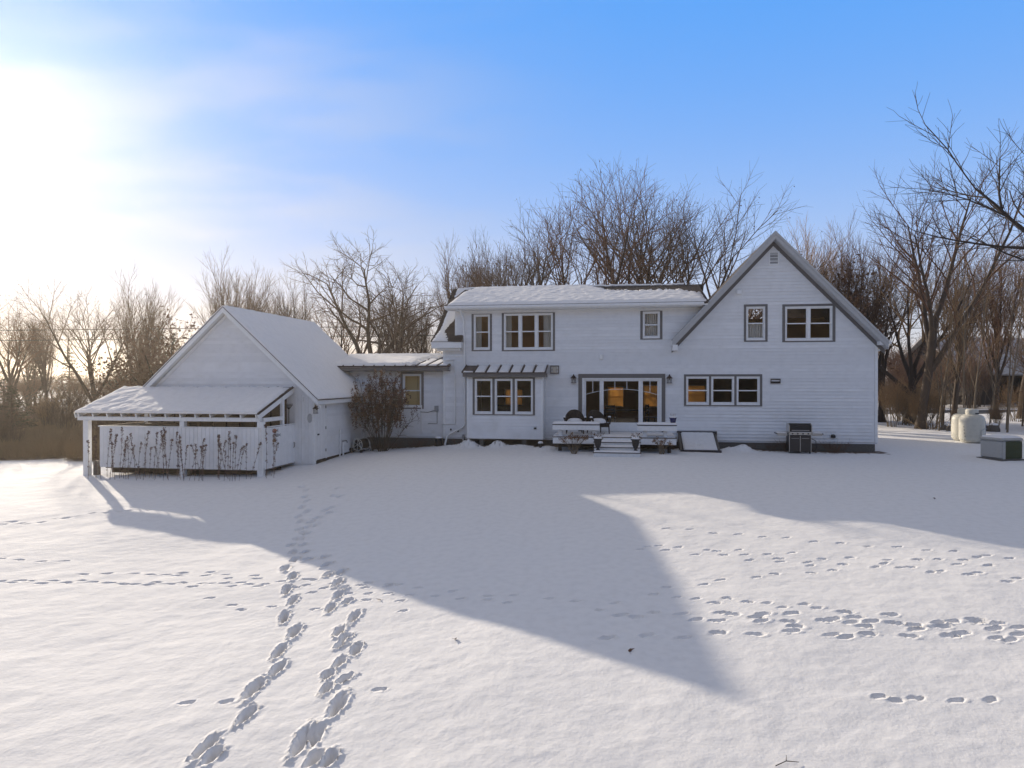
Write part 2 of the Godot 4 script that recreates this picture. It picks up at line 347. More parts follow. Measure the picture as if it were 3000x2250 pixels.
const PRINTS := [[-3.21, -7.38, 0.13, 0.46, 0.125, 0.130], [-3.02, -8.00, 0.13, 0.36, 0.125, 0.130], [-3.18, -8.65, 0.01, 0.51, 0.150, 0.130], [-3.07, -9.23, 0.06, 0.40, 0.125, 0.130], [-3.24, -9.82, -0.04, 0.46, 0.125, 0.130], [-3.25, -10.54, -0.12, 0.50, 0.150, 0.130], [-3.61, -11.17, -0.21, 0.48, 0.125, 0.130], [-3.71, -11.93, -0.13, 0.41, 0.125, 0.130], [-3.98, -12.48, -0.17, 0.44, 0.125, 0.130], [-4.10, -13.19, -0.19, 0.42, 0.125, 0.130], [-4.41, -13.74, -0.18, 0.40, 0.125, 0.130], [-4.42, -14.37, -0.02, 0.40, 0.125, 0.130], [-4.16, -14.34, 0.28, 0.27, 0.125, 0.130], [-4.62, -14.89, -0.01, 0.34, 0.125, 0.130], [-4.38, -14.89, 0.50, 0.27, 0.125, 0.130], [-4.85, -15.44, 0.19, 0.27, 0.125, 0.130], [-4.57, -15.45, 0.27, 0.27, 0.125, 0.130], [-3.06, -7.21, 0.11, 0.27, 0.125, 0.130], [-1.83, -7.08, 0.17, 0.27, 0.125, 0.130], [-1.99, -7.08, 0.28, 0.27, 0.125, 0.130], [-2.21, -7.45, 0.06, 0.55, 0.150, 0.130], [-2.09, -7.51, -0.08, 0.40, 0.125, 0.130], [-2.02, -8.18, 0.06, 0.51, 0.150, 0.130], [-2.26, -8.61, 0.05, 0.27, 0.125, 0.130], [-2.35, -9.00, -0.02, 0.27, 0.125, 0.130], [-2.11, -8.85, 0.45, 0.27, 0.125, 0.130], [-2.29, -9.37, 0.01, 0.33, 0.125, 0.130], [-2.16, -9.78, -0.07, 0.40, 0.125, 0.130], [-2.42, -9.97, 0.30, 0.27, 0.125, 0.130], [-2.57, -10.47, -0.02, 0.39, 0.125, 0.130], [-2.41, -10.24, 0.09, 0.27, 0.125, 0.130], [-2.47, -11.06, 0.02, 0.48, 0.125, 0.130], [-2.96, -11.51, -0.05, 0.42, 0.125, 0.130], [-2.99, -12.09, 0.04, 0.38, 0.125, 0.130], [-2.76, -11.77, 0.32, 0.27, 0.125, 0.130], [-3.16, -12.76, 0.05, 0.41, 0.125, 0.130], [-2.98, -12.44, 0.21, 0.27, 0.125, 0.130], [-3.47, -13.27, 0.12, 0.29, 0.125, 0.130], [-3.24, -13.38, 0.07, 0.36, 0.125, 0.130], [-3.66, -13.91, 0.23, 0.37, 0.125, 0.130], [-3.86, -14.47, 0.18, 0.27, 0.125, 0.130], [-6.25, -20.98, 0.15, 0.30, 0.140, 0.085], [-5.99, -20.60, 0.15, 0.30, 0.140, 0.085], [-5.80, -19.77, 0.15, 0.30, 0.140, 0.085], [-5.61, -19.33, 0.15, 0.30, 0.140, 0.085], [-5.57, -18.74, 0.15, 0.30, 0.140, 0.085], [-5.33, -18.39, 0.15, 0.30, 0.140, 0.085], [-5.43, -17.96, 0.15, 0.30, 0.140, 0.085], [-5.25, -17.53, 0.15, 0.30, 0.140, 0.085], [-5.09, -16.84, 0.15, 0.30, 0.140, 0.085], [-4.90, -16.56, 0.15, 0.30, 0.140, 0.085], [-4.82, -19.78, 0.50, 0.30, 0.140, 0.085], [-5.01, -19.86, 0.50, 0.30, 0.140, 0.085], [-4.78, -18.69, 0.50, 0.30, 0.140, 0.085], [-4.70, -18.23, 0.50, 0.30, 0.140, 0.085], [-4.90, -17.82, 0.50, 0.30, 0.140, 0.085], [-4.78, -17.17, 0.50, 0.30, 0.140, 0.085], [-4.94, -17.08, 0.15, 0.30, 0.140, 0.085], [-4.78, -16.44, 0.15, 0.30, 0.140, 0.085], [-4.78, -15.94, 0.15, 0.30, 0.140, 0.085], [-4.88, -16.00, 0.15, 0.30, 0.140, 0.085], [-5.09, -20.76, 0.50, 0.30, 0.140, 0.085], [-4.89, -18.47, 0.50, 0.30, 0.140, 0.085], [-4.97, -17.50, 0.50, 0.30, 0.140, 0.085], [3.35, -15.32, 1.57, 0.17, 0.075, 0.046], [3.83, -15.19, 1.83, 0.17, 0.075, 0.046], [4.25, -14.84, 1.84, 0.17, 0.075, 0.046], [4.72, -14.71, 1.60, 0.17, 0.075, 0.046], [5.13, -14.42, 1.33, 0.17, 0.075, 0.046], [5.56, -14.30, 1.29, 0.17, 0.075, 0.046], [5.96, -13.94, 1.52, 0.17, 0.075, 0.046], [6.43, -13.77, 1.79, 0.17, 0.075, 0.046], [6.82, -13.49, 1.86, 0.17, 0.075, 0.046], [7.31, -13.37, 1.65, 0.17, 0.075, 0.046], [7.71, -13.08, 1.37, 0.17, 0.075, 0.046], [8.14, -12.97, 1.28, 0.17, 0.075, 0.046], [8.51, -12.65, 1.46, 0.17, 0.075, 0.046], [2.54, -13.95, 1.75, 0.17, 0.075, 0.046], [2.72, -14.10, 1.87, 0.17, 0.075, 0.046], [2.95, -14.13, 1.70, 0.17, 0.075, 0.046], [3.02, -13.81, 1.41, 0.17, 0.075, 0.046], [3.29, -13.97, 1.27, 0.17, 0.075, 0.046], [3.50, -13.46, 1.41, 0.17, 0.075, 0.046], [3.82, -13.73, 1.71, 0.17, 0.075, 0.046], [3.98, -13.63, 1.87, 0.17, 0.075, 0.046], [4.01, -13.37, 1.75, 0.17, 0.075, 0.046], [4.38, -13.64, 1.46, 0.17, 0.075, 0.046], [4.40, -13.31, 1.27, 0.17, 0.075, 0.046], [4.37, -12.99, 1.37, 0.17, 0.075, 0.046], [4.83, -13.31, 1.66, 0.17, 0.075, 0.046], [4.93, -13.03, 1.86, 0.17, 0.075, 0.046], [4.89, -12.85, 1.79, 0.17, 0.075, 0.046], [5.29, -13.30, 1.51, 0.17, 0.075, 0.046], [5.34, -12.74, 1.29, 0.17, 0.075, 0.046], [5.31, -12.55, 1.33, 0.17, 0.075, 0.046], [5.68, -12.90, 1.60, 0.17, 0.075, 0.046], [5.88, -12.55, 1.84, 0.17, 0.075, 0.046], [6.20, -12.91, 1.82, 0.17, 0.075, 0.046], [6.73, -12.64, 1.57, 0.17, 0.075, 0.046], [6.58, -12.45, 1.31, 0.17, 0.075, 0.046], [6.34, -12.30, 1.30, 0.17, 0.075, 0.046], [6.73, -12.19, 1.55, 0.17, 0.075, 0.046], [6.87, -12.16, 1.81, 0.17, 0.075, 0.046], [7.22, -12.55, 1.85, 0.17, 0.075, 0.046], [7.58, -12.52, 1.62, 0.17, 0.075, 0.046], [7.06, -11.87, 1.34, 0.17, 0.075, 0.046], [7.25, -11.90, 1.28, 0.17, 0.075, 0.046], [7.71, -12.21, 1.49, 0.17, 0.075, 0.046], [7.98, -12.43, 1.78, 0.17, 0.075, 0.046], [7.58, -11.67, 1.86, 0.17, 0.075, 0.046], [7.76, -11.73, 1.67, 0.17, 0.075, 0.046], [8.19, -12.10, 1.38, 0.17, 0.075, 0.046], [8.31, -12.59, 1.27, 0.17, 0.075, 0.046], [8.79, -12.47, 1.44, 0.17, 0.075, 0.046], [7.93, -11.30, 1.73, 0.17, 0.075, 0.046], [8.20, -11.41, 1.87, 0.17, 0.075, 0.046], [2.59, -11.76, 1.72, 0.17, 0.075, 0.046], [3.22, -11.82, 1.43, 0.17, 0.075, 0.046], [3.54, -11.98, 1.27, 0.17, 0.075, 0.046], [4.17, -12.05, 1.39, 0.17, 0.075, 0.046], [4.56, -12.20, 1.68, 0.17, 0.075, 0.046], [5.17, -12.17, 1.87, 0.17, 0.075, 0.046], [5.59, -12.26, 1.77, 0.17, 0.075, 0.046], [2.32, -11.48, 1.48, 0.17, 0.075, 0.046], [2.65, -11.29, 1.28, 0.17, 0.075, 0.046], [2.91, -11.15, 1.35, 0.17, 0.075, 0.046], [3.15, -10.95, 1.63, 0.17, 0.075, 0.046], [3.40, -11.12, 1.85, 0.17, 0.075, 0.046], [3.65, -10.92, 1.80, 0.17, 0.075, 0.046], [3.91, -10.82, 1.53, 0.17, 0.075, 0.046], [4.07, -10.61, 1.30, 0.17, 0.075, 0.046], [4.44, -10.72, 1.32, 0.17, 0.075, 0.046], [4.57, -10.56, 1.58, 0.17, 0.075, 0.046], [4.90, -10.36, 1.83, 0.23, 0.095, 0.062], [4.96, -10.16, 1.83, 0.23, 0.095, 0.062], [5.46, -10.19, 1.59, 0.23, 0.095, 0.062], [2.52, -10.56, 1.33, 0.23, 0.095, 0.062], [2.69, -10.31, 1.29, 0.23, 0.095, 0.062], [2.97, -10.22, 1.52, 0.23, 0.095, 0.062], [3.15, -10.53, 1.80, 0.23, 0.095, 0.062], [3.28, -10.45, 1.86, 0.23, 0.095, 0.062], [3.57, -10.29, 1.64, 0.23, 0.095, 0.062], [3.70, -10.39, 1.36, 0.23, 0.095, 0.062], [3.59, -10.14, 1.28, 0.23, 0.095, 0.062], [4.12, -10.37, 1.47, 0.23, 0.095, 0.062], [3.97, -10.10, 1.76, 0.23, 0.095, 0.062], [4.00, -9.92, 1.87, 0.23, 0.095, 0.062], [4.48, -10.09, 1.69, 0.23, 0.095, 0.062], [4.62, -10.13, 1.40, 0.23, 0.095, 0.062], [4.83, -10.00, 1.27, 0.23, 0.095, 0.062], [5.09, -9.99, 1.42, 0.23, 0.095, 0.062], [4.94, -9.84, 1.71, 0.23, 0.095, 0.062], [5.40, -9.91, 1.87, 0.23, 0.095, 0.062], [5.60, -9.82, 1.74, 0.23, 0.095, 0.062], [5.59, -9.70, 1.45, 0.23, 0.095, 0.062], [5.97, -9.87, 1.27, 0.23, 0.095, 0.062], [6.19, -9.89, 1.38, 0.23, 0.095, 0.062], [5.95, -9.74, 1.66, 0.23, 0.095, 0.062], [6.52, -9.92, 1.86, 0.23, 0.095, 0.062], [6.53, -9.82, 1.78, 0.23, 0.095, 0.062], [6.68, -9.75, 1.50, 0.23, 0.095, 0.062], [6.56, -9.59, 1.29, 0.23, 0.095, 0.062], [6.90, -9.60, 1.34, 0.23, 0.095, 0.062], [2.38, -9.72, 1.61, 0.23, 0.095, 0.062], [2.87, -9.82, 1.84, 0.23, 0.095, 0.062], [3.36, -9.71, 1.82, 0.23, 0.095, 0.062], [3.88, -9.77, 1.56, 0.23, 0.095, 0.062], [4.37, -9.62, 1.31, 0.23, 0.095, 0.062], [4.52, -9.53, 1.31, 0.23, 0.095, 0.062], [4.86, -9.61, 1.56, 0.23, 0.095, 0.062], [5.37, -9.49, 1.82, 0.23, 0.095, 0.062], [5.90, -9.45, 1.84, 0.23, 0.095, 0.062], [6.08, -9.51, 1.61, 0.23, 0.095, 0.062], [6.40, -9.31, 1.34, 0.23, 0.095, 0.062], [6.53, -9.24, 1.29, 0.23, 0.095, 0.062], [6.76, -9.40, 1.50, 0.23, 0.095, 0.062], [4.16, -7.96, 1.78, 0.17, 0.075, 0.046], [4.29, -7.86, 1.86, 0.17, 0.075, 0.046], [4.54, -7.91, 1.66, 0.17, 0.075, 0.046], [4.95, -7.83, 1.38, 0.17, 0.075, 0.046], [5.31, -7.82, 1.27, 0.17, 0.075, 0.046], [1.64, -10.67, 1.45, 0.23, 0.095, 0.062], [1.86, -10.56, 1.74, 0.23, 0.095, 0.062], [1.36, -10.91, 1.87, 0.17, 0.075, 0.046], [2.16, -10.69, 1.71, 0.17, 0.075, 0.046], [1.88, -9.85, 1.42, 0.23, 0.095, 0.062], [1.34, -9.84, 1.27, 0.23, 0.095, 0.062], [-6.35, -13.42, 1.57, 0.17, 0.075, 0.046], [-5.81, -13.42, 1.29, 0.17, 0.075, 0.046], [-5.32, -13.22, 1.36, 0.17, 0.075, 0.046], [-4.76, -13.18, 1.69, 0.17, 0.075, 0.046], [-6.04, -12.97, 1.87, 0.17, 0.075, 0.046], [-5.66, -12.91, 1.68, 0.17, 0.075, 0.046], [-5.51, -12.91, 1.35, 0.17, 0.075, 0.046], [-5.26, -12.93, 1.30, 0.17, 0.075, 0.046], [-4.95, -12.95, 1.58, 0.17, 0.075, 0.046], [-4.76, -12.83, 1.85, 0.17, 0.075, 0.046], [-4.48, -12.82, 1.77, 0.17, 0.075, 0.046], [-5.76, -12.74, 1.44, 0.17, 0.075, 0.046], [-5.06, -12.74, 1.27, 0.17, 0.075, 0.046], [-4.56, -12.69, 1.47, 0.17, 0.075, 0.046], [-4.23, -12.95, 1.80, 0.17, 0.075, 0.046], [-3.87, -12.61, 1.84, 0.17, 0.075, 0.046], [-3.71, -12.71, 1.55, 0.17, 0.075, 0.046], [-3.49, -12.31, 1.28, 0.17, 0.075, 0.046], [-5.18, -12.12, 1.38, 0.17, 0.075, 0.046], [-4.67, -11.79, 1.71, 0.17, 0.075, 0.046], [-4.44, -11.56, 1.87, 0.17, 0.075, 0.046], [-2.59, -12.73, 1.65, 0.17, 0.075, 0.046], [-2.69, -12.60, 1.34, 0.17, 0.075, 0.046], [-2.59, -12.46, 1.31, 0.17, 0.075, 0.046], [-2.21, -12.62, 1.61, 0.17, 0.075, 0.046], [-2.01, -12.57, 1.86, 0.17, 0.075, 0.046], [-2.44, -11.84, 1.75, 0.17, 0.075, 0.046], [-1.85, -11.74, 1.42, 0.17, 0.075, 0.046], [-1.73, -11.26, 1.27, 0.17, 0.075, 0.046], [-1.61, -8.53, 1.50, 0.17, 0.075, 0.046], [-3.66, -12.99, 1.81, 0.17, 0.075, 0.046], [-3.96, -11.67, 1.83, 0.17, 0.075, 0.046], [-3.21, -11.50, 1.52, 0.17, 0.075, 0.046], [-3.86, -8.37, 1.28, 0.17, 0.075, 0.046], [-3.38, -8.36, 1.40, 0.17, 0.075, 0.046], [-9.37, -12.93, 1.53, 0.17, 0.075, 0.046], [-9.13, -12.87, 1.58, 0.17, 0.075, 0.046], [-9.06, -12.98, 1.70, 0.17, 0.075, 0.046], [-8.86, -12.95, 1.80, 0.17, 0.075, 0.046], [-8.57, -12.83, 1.49, 0.17, 0.075, 0.046], [-8.43, -12.97, 1.58, 0.17, 0.075, 0.046], [-8.12, -12.90, 1.64, 0.17, 0.075, 0.046], [-7.94, -13.00, 1.65, 0.17, 0.075, 0.046], [-7.69, -12.95, 1.22, 0.17, 0.075, 0.046], [-7.40, -12.92, 1.63, 0.17, 0.075, 0.046], [-7.11, -12.87, 1.75, 0.17, 0.075, 0.046], [-6.90, -12.86, 1.47, 0.17, 0.075, 0.046], [-6.62, -12.84, 1.26, 0.17, 0.075, 0.046], [-6.52, -12.97, 1.78, 0.17, 0.075, 0.046], [-6.27, -12.88, 1.38, 0.17, 0.075, 0.046], [-10.28, -14.19, 1.41, 0.17, 0.075, 0.046], [-9.86, -14.14, 1.74, 0.17, 0.075, 0.046], [-9.39, -14.07, 1.71, 0.17, 0.075, 0.046], [-8.95, -14.13, 1.30, 0.17, 0.075, 0.046], [-8.11, -13.37, 1.74, 0.17, 0.075, 0.046], [-7.71, -13.44, 1.33, 0.17, 0.075, 0.046], [-7.22, -13.50, 1.37, 0.17, 0.075, 0.046], [-6.89, -13.44, 1.79, 0.17, 0.075, 0.046], [-6.59, -13.46, 1.45, 0.17, 0.075, 0.046], [-6.32, -13.58, 1.66, 0.17, 0.075, 0.046], [-5.81, -13.63, 1.57, 0.17, 0.075, 0.046], [-5.44, -13.47, 1.40, 0.17, 0.075, 0.046], [-4.87, -13.37, 1.50, 0.17, 0.075, 0.046], [-12.08, -16.66, 1.25, 0.17, 0.075, 0.046], [-11.96, -16.88, 1.32, 0.17, 0.075, 0.046], [-11.66, -16.79, 1.29, 0.17, 0.075, 0.046], [-11.48, -16.78, 1.39, 0.17, 0.075, 0.046], [-11.24, -16.92, 1.43, 0.17, 0.075, 0.046], [-11.15, -17.17, 1.59, 0.17, 0.075, 0.046], [-10.94, -17.28, 1.57, 0.17, 0.075, 0.046], [-10.72, -17.46, 1.46, 0.17, 0.075, 0.046], [-10.56, -17.70, 1.38, 0.17, 0.075, 0.046], [-10.25, -17.78, 1.53, 0.17, 0.075, 0.046], [-10.14, -17.91, 1.55, 0.17, 0.075, 0.046], [-9.96, -17.93, 1.58, 0.17, 0.075, 0.046], [-9.82, -18.02, 1.48, 0.17, 0.075, 0.046], [-9.66, -18.29, 1.62, 0.17, 0.075, 0.046], [-3.33, -12.52, 1.24, 0.17, 0.075, 0.046], [-2.83, -12.20, 1.35, 0.17, 0.075, 0.046], [-2.47, -12.16, 1.39, 0.17, 0.075, 0.046], [-2.12, -12.11, 1.42, 0.17, 0.075, 0.046], [-1.72, -11.99, 1.43, 0.17, 0.075, 0.046], [-1.28, -11.90, 1.54, 0.17, 0.075, 0.046], [-0.85, -11.72, 1.33, 0.17, 0.075, 0.046], [-0.42, -11.60, 1.31, 0.17, 0.075, 0.046], [-0.08, -11.41, 1.26, 0.17, 0.075, 0.046], [-3.81, -13.02, 1.70, 0.17, 0.075, 0.046], [-3.22, -12.73, 1.30, 0.17, 0.075, 0.046], [-2.72, -12.61, 1.73, 0.17, 0.075, 0.046], [-2.20, -12.52, 1.27, 0.17, 0.075, 0.046], [-1.65, -12.33, 1.68, 0.17, 0.075, 0.046], [-1.01, -12.10, 1.37, 0.17, 0.075, 0.046], [-0.40, -11.80, 1.68, 0.17, 0.075, 0.046], [0.04, -11.74, 1.38, 0.17, 0.075, 0.046], [0.61, -11.51, 1.41, 0.17, 0.075, 0.046], [1.04, -11.33, 1.45, 0.17, 0.075, 0.046], [1.62, -11.17, 1.20, 0.17, 0.075, 0.046]]

func tps(x: float, z: float) -> float:
	var s: float = AFF[0] + AFF[1] * x + AFF[2] * z
	for p in TPS:
		var r: float = (x - p[0]) * (x - p[0]) + (z - p[1]) * (z - p[1])
		if r > 0.0: s += p[2] * 0.5 * r * log(r)
	return s

func land(x: float, z: float) -> float:   # broad shape of the land
	var cx := clampf(x, -34.0, 34.0)
	var cz := clampf(z, -64.0, 10.0)
	var d := Vector2(x - cx, z - cz).length()
	var far := 0.0
	if d > 0.0: far = 0.004 * d * smoothstep(0.0, 60.0, d)
	return clampf(tps(cx, cz), -1.7, 0.4) + far

func axis(knots: Array) -> PackedFloat32Array:   # [[to, step], ...] after a start value
	var a := PackedFloat32Array([knots[0][0]])
	for i in range(1, knots.size()):
		var from: float = knots[i - 1][0]
		var to: float = knots[i][0]
		var k := int(ceil((to - from) / float(knots[i][1])))
		for j in k: a.append(from + (to - from) * (j + 1) / float(k))
	return a

func spread(a: PackedFloat32Array, lo: float, hi: float, ratio: float) -> PackedFloat32Array:
	var left := []
	var s := a[1] - a[0]
	var x := a[0]
	while x > lo:
		s = minf(s * ratio, 40.0); x -= s; left.append(x)
	left.reverse()
	var b := PackedFloat32Array(left)
	b.append_array(a)
	s = a[a.size() - 1] - a[a.size() - 2]
	x = a[a.size() - 1]
	while x < hi:
		s = minf(s * ratio, 40.0); x += s; b.append(x)
	return b

var gx := PackedFloat32Array()
var gz := PackedFloat32Array()
var gh := PackedFloat32Array()

func brown(x: float, z: float) -> float:   # share of leaf litter and dead grass showing through the snow
	var b := 0.0
	var k := fine.get_noise_2d(x * 0.35, z * 0.35)
	var edge := -27.3 + 0.5 * k + 0.04 * (x + 16.0)
	if x < -8.0: b = maxf(b, smoothstep(edge, edge - 0.9, z) * smoothstep(-8.0, -13.5, x) * smoothstep(-0.35, 0.1, k + 0.45 * fine.get_noise_2d(x * 2.0, z * 2.0) + 0.25 - 0.3 * smoothstep(-40.0, -50.0, z)))
	if z < -37.0 and x > -14.0 and x < 17.0: b = maxf(b, smoothstep(-0.1, 0.25, k + 0.5 * fine.get_noise_2d(x * 2.3, z * 2.3)))
	if x > 17.0 and z < -60.0: b = maxf(b, smoothstep(-0.05, 0.3, k + 0.5 * fine.get_noise_2d(x * 2.3, z * 2.3)))
	# the bare strip along the foundations
	var q := (Vector3(x, 0, z) - HO) * HB
	var wall := 99.0
	if q.x > 2.0 and q.x < 9.6: wall = q.z
	elif q.x > -10.4 and q.x <= -6.6: wall = q.z + 0.2
	elif q.x > -6.6 and q.x <= 2.0: wall = q.z - 0.25
	if wall > -0.4 and wall < 1.2: b = maxf(b, smoothstep(0.62, 0.38, wall + 0.5 * fine.get_noise_2d(x * 5.0, z * 5.0)))
	return b

func make_ground() -> void:
	gx = spread(axis([[-22.0, 0], [-12.0, 0.14], [-6.0, 0.07], [-4.2, 0.045], [0.3, 0.024], [8.0, 0.045], [13.0, 0.07], [24.0, 0.14]]), -900.0, 900.0, 1.16)
	gz = spread(axis([[-36.0, 0], [-25.0, 0.14], [-16.0, 0.075], [-5.8, 0.032], [-4.5, 0.09]]), -900.0, 120.0, 1.16)
	var nx := gx.size()
	var nz := gz.size()
	gh.resize(nx * nz)
	# the broad land on a coarse net, then smoothly between
	var c0 := -36.0
	var cs := 1.0
	var cw := 73
	var cz0 := -66.0
	var ch := 79
	var co := PackedFloat32Array()
	co.resize(cw * ch)
	for j in ch:
		for i in cw: co[j * cw + i] = land(c0 + i * cs, cz0 + j * cs)
	var big := FastNoiseLite.new(); big.seed = 4; big.frequency = 0.22; big.fractal_octaves = 3
	var mid := FastNoiseLite.new(); mid.seed = 5; mid.frequency = 1.3; mid.fractal_octaves = 3
	var row := PackedFloat32Array()
	row.resize(cw)
	for j in nz:
		var z := gz[j]
		var fz := clampf((z - cz0) / cs, 1.0, ch - 3.001)
		var jz := int(fz)
		var t := fz - jz
		var w0 := 0.5 * (-t * t * t + 2 * t * t - t)
		var w1 := 0.5 * (3 * t * t * t - 5 * t * t + 2)
		var w2 := 0.5 * (-3 * t * t * t + 4 * t * t + t)
		var w3 := 0.5 * (t * t * t - t * t)
		for i in cw: row[i] = w0 * co[(jz - 1) * cw + i] + w1 * co[jz * cw + i] + w2 * co[(jz + 1) * cw + i] + w3 * co[(jz + 2) * cw + i]
		var inz := z > -64.0 and z < 10.0
		for i in nx:
			var x := gx[i]
			var y: float
			if inz and absf(x) < 33.0:
				var fx := (x - c0) / cs
				var ix := int(fx)
				var s := fx - ix
				y = 0.5 * ((-s * s * s + 2 * s * s - s) * row[ix - 1] + (3 * s * s * s - 5 * s * s + 2) * row[ix] + (-3 * s * s * s + 4 * s * s + s) * row[ix + 1] + (s * s * s - s * s) * row[ix + 2])
			else:
				y = land(x, z)
			y += 0.032 * big.get_noise_2d(x, z) + 0.010 * mid.get_noise_2d(x, z * 1.25)
			if z > -20.0: y += 0.0032 * fine.get_noise_2d(x * 6.0, z * 6.0)
			gh[j * nx + i] = y
	# the road behind on the right, and the bank ploughed up beside it
	for j in nz:
		var z := gz[j]
		if z > -46.0 or z < -64.0: continue
		for i in nx:
			var x := gx[i]
			if x < 5.0 or x > 120.0: continue
			var m := -53.5 - 0.03 * (x - 20.0)
			var d := absf(z - m)
			gh[j * nx + i] += 0.30 * exp(-pow((d - 4.6) / 0.9, 2.0)) * (1.0 + 0.8 * big.get_noise_2d(x * 2.0, z * 2.0)) - 0.06 * smoothstep(4.0, 3.2, d)
	for p in [[-5.9, 0.75, 0.34, 0.30], [-4.75, 0.75, 0.3, 0.26], [-3.9, 0.9, 0.5, 0.12], [4.46, 0.8, 0.32, 0.26], [-2.75, 1.6, 0.45, 0.14], [3.95, 0.7, 0.3, 0.10], [1.6, 3.2, 0.6, 0.06], [-6.6, 0.9, 0.4, 0.08]]:   # mounds below the eaves
		var q := hp(p[0], 0, p[1])
		dent(q.x, q.z, p[2] * 3.0, func(dx: float, dz: float) -> float: return p[3] * exp(-(dx * dx + dz * dz) / (p[2] * p[2]) * (1.0 + 0.5 * fine.get_noise_2d(dx * 9.0, dz * 9.0 + p[0]))))
	var k := 0
	for p in PRINTS:
		var sa := sin(p[2])
		var ca := cos(p[2])
		var hl: float = p[3] * 0.5
		var hw: float = p[4] * 0.5
		var dp: float = p[5]
		var human := k < 64
		var kk := k * 3.7
		dent(p[0], p[1], hl + 0.22, func(dx: float, dz: float) -> float:
			var al := (dx * sa - dz * ca) / hl
			var ac := (dx * ca + dz * sa) / hw
			var wob := 1.0 + 0.30 * fine.get_noise_2d(dx * 8.0 + kk, dz * 8.0)
			if human: ac *= 1.0 + 0.25 * clampf(-al, -0.6, 1.0)
			var r := pow(pow(absf(al), 2.6) + pow(absf(ac), 2.6), 1.0 / 2.6) * wob
			var inside := smoothstep(1.05, 0.62, r)
			var floor_n := 0.0
			if human: floor_n = 0.32 * fine.get_noise_2d(dx * 11.0, dz * 11.0 + kk) + 0.20 * smoothstep(0.25, 0.0, absf(al + 0.15))
			return -dp * inside * (1.0 - floor_n) + dp * 0.28 * exp(-pow((r - 1.28) / 0.22, 2.0)) * (0.6 + 0.9 * fine.get_noise_2d(dx * 16.0 + kk, dz * 16.0)))
		k += 1
	# crumbs of snow kicked out along the two trails
	var v := PackedVector3Array()
	var nn := PackedVector3Array()
	var cc := PackedColorArray()
	var idx := PackedInt32Array()
	v.resize(nx * nz); nn.resize(nx * nz); cc.resize(nx * nz)
	for j in nz:
		for i in nx:
			var at := j * nx + i
			v[at] = Vector3(gx[i], gh[at], gz[j])
			var il := maxi(i - 1, 0); var ir := mini(i + 1, nx - 1)
			var jl := maxi(j - 1, 0); var jr := mini(j + 1, nz - 1)
			nn[at] = Vector3(-(gh[j * nx + ir] - gh[j * nx + il]) / (gx[ir] - gx[il]), 1.0, -(gh[jr * nx + i] - gh[jl * nx + i]) / (gz[jr] - gz[jl])).normalized()
			var b := 0.0
			if gz[j] < -23.0 and gz[j] > -400.0: b = brown(gx[i], gz[j])
			cc[at] = Color(1, 1, 1).lerp(Color(0.135, 0.085, 0.05), b)
	idx.resize((nx - 1) * (nz - 1) * 6)
	var w := 0
	for j in nz - 1:
		for i in nx - 1:
			var a := j * nx + i
			idx[w] = a; idx[w + 1] = a + 1; idx[w + 2] = a + nx
			idx[w + 3] = a + 1; idx[w + 4] = a + nx + 1; idx[w + 5] = a + nx
			w += 6
	var arr := []
	arr.resize(Mesh.ARRAY_MAX)
	arr[Mesh.ARRAY_VERTEX] = v; arr[Mesh.ARRAY_NORMAL] = nn; arr[Mesh.ARRAY_COLOR] = cc; arr[Mesh.ARRAY_INDEX] = idx
	var me := ArrayMesh.new()
	me.add_surface_from_arrays(Mesh.PRIMITIVE_TRIANGLES, arr)
	var o := inst("ground", me, M.ground_snow, self)
	o.set_meta("kind", "structure"); o.set_meta("label", "snow covered lawn with footprints running to the open ground behind")
	# road
	var rb := MB.new()
	var pr := Vector3.ZERO
	for i in 24:
		var x := 8.0 + i * 4.0
		var m := -53.5 - 0.03 * (x - 20.0)
		if i > 0: rb.quad(Vector3(pr.x, ground_at(pr.x, pr.z + 3.1) + 0.03, pr.z + 3.1), Vector3(x, ground_at(x, m + 3.1) + 0.03, m + 3.1), Vector3(x, ground_at(x, m - 3.1) + 0.03, m - 3.1), Vector3(pr.x, ground_at(pr.x, pr.z - 3.1) + 0.03, pr.z - 3.1))
		pr = Vector3(x, 0, m)
	ofs = Vector3.ZERO
	var r := obj("road", rb, M.asphalt, self)
	r.set_meta("kind", "structure"); r.set_meta("label", "strip of bare brown road behind the house")

func dent(x: float, z: float, r: float, f: Callable) -> void:
	var nx := gx.size()
	var i0 := maxi(gx.bsearch(x - r), 0)
	var i1 := mini(gx.bsearch(x + r), nx - 1)
	var j0 := maxi(gz.bsearch(z - r), 0)
	var j1 := mini(gz.bsearch(z + r), gz.size() - 1)
	for j in range(j0, j1 + 1):
		for i in range(i0, i1 + 1):
			gh[j * nx + i] += f.call(gx[i] - x, gz[j] - z)

func ground_at(x: float, z: float) -> float:
	var nx := gx.size()
	var i := clampi(gx.bsearch(x) - 1, 0, nx - 2)
	var j := clampi(gz.bsearch(z) - 1, 0, gz.size() - 2)
	var s := clampf((x - gx[i]) / (gx[i + 1] - gx[i]), 0, 1)
	var t := clampf((z - gz[j]) / (gz[j + 1] - gz[j]), 0, 1)
	return lerpf(lerpf(gh[j * nx + i], gh[j * nx + i + 1], s), lerpf(gh[(j + 1) * nx + i], gh[(j + 1) * nx + i + 1], s), t)

func hground(u: float, w: float) -> float:
	var q := hp(u, 0, w)
	return ground_at(q.x, q.z)

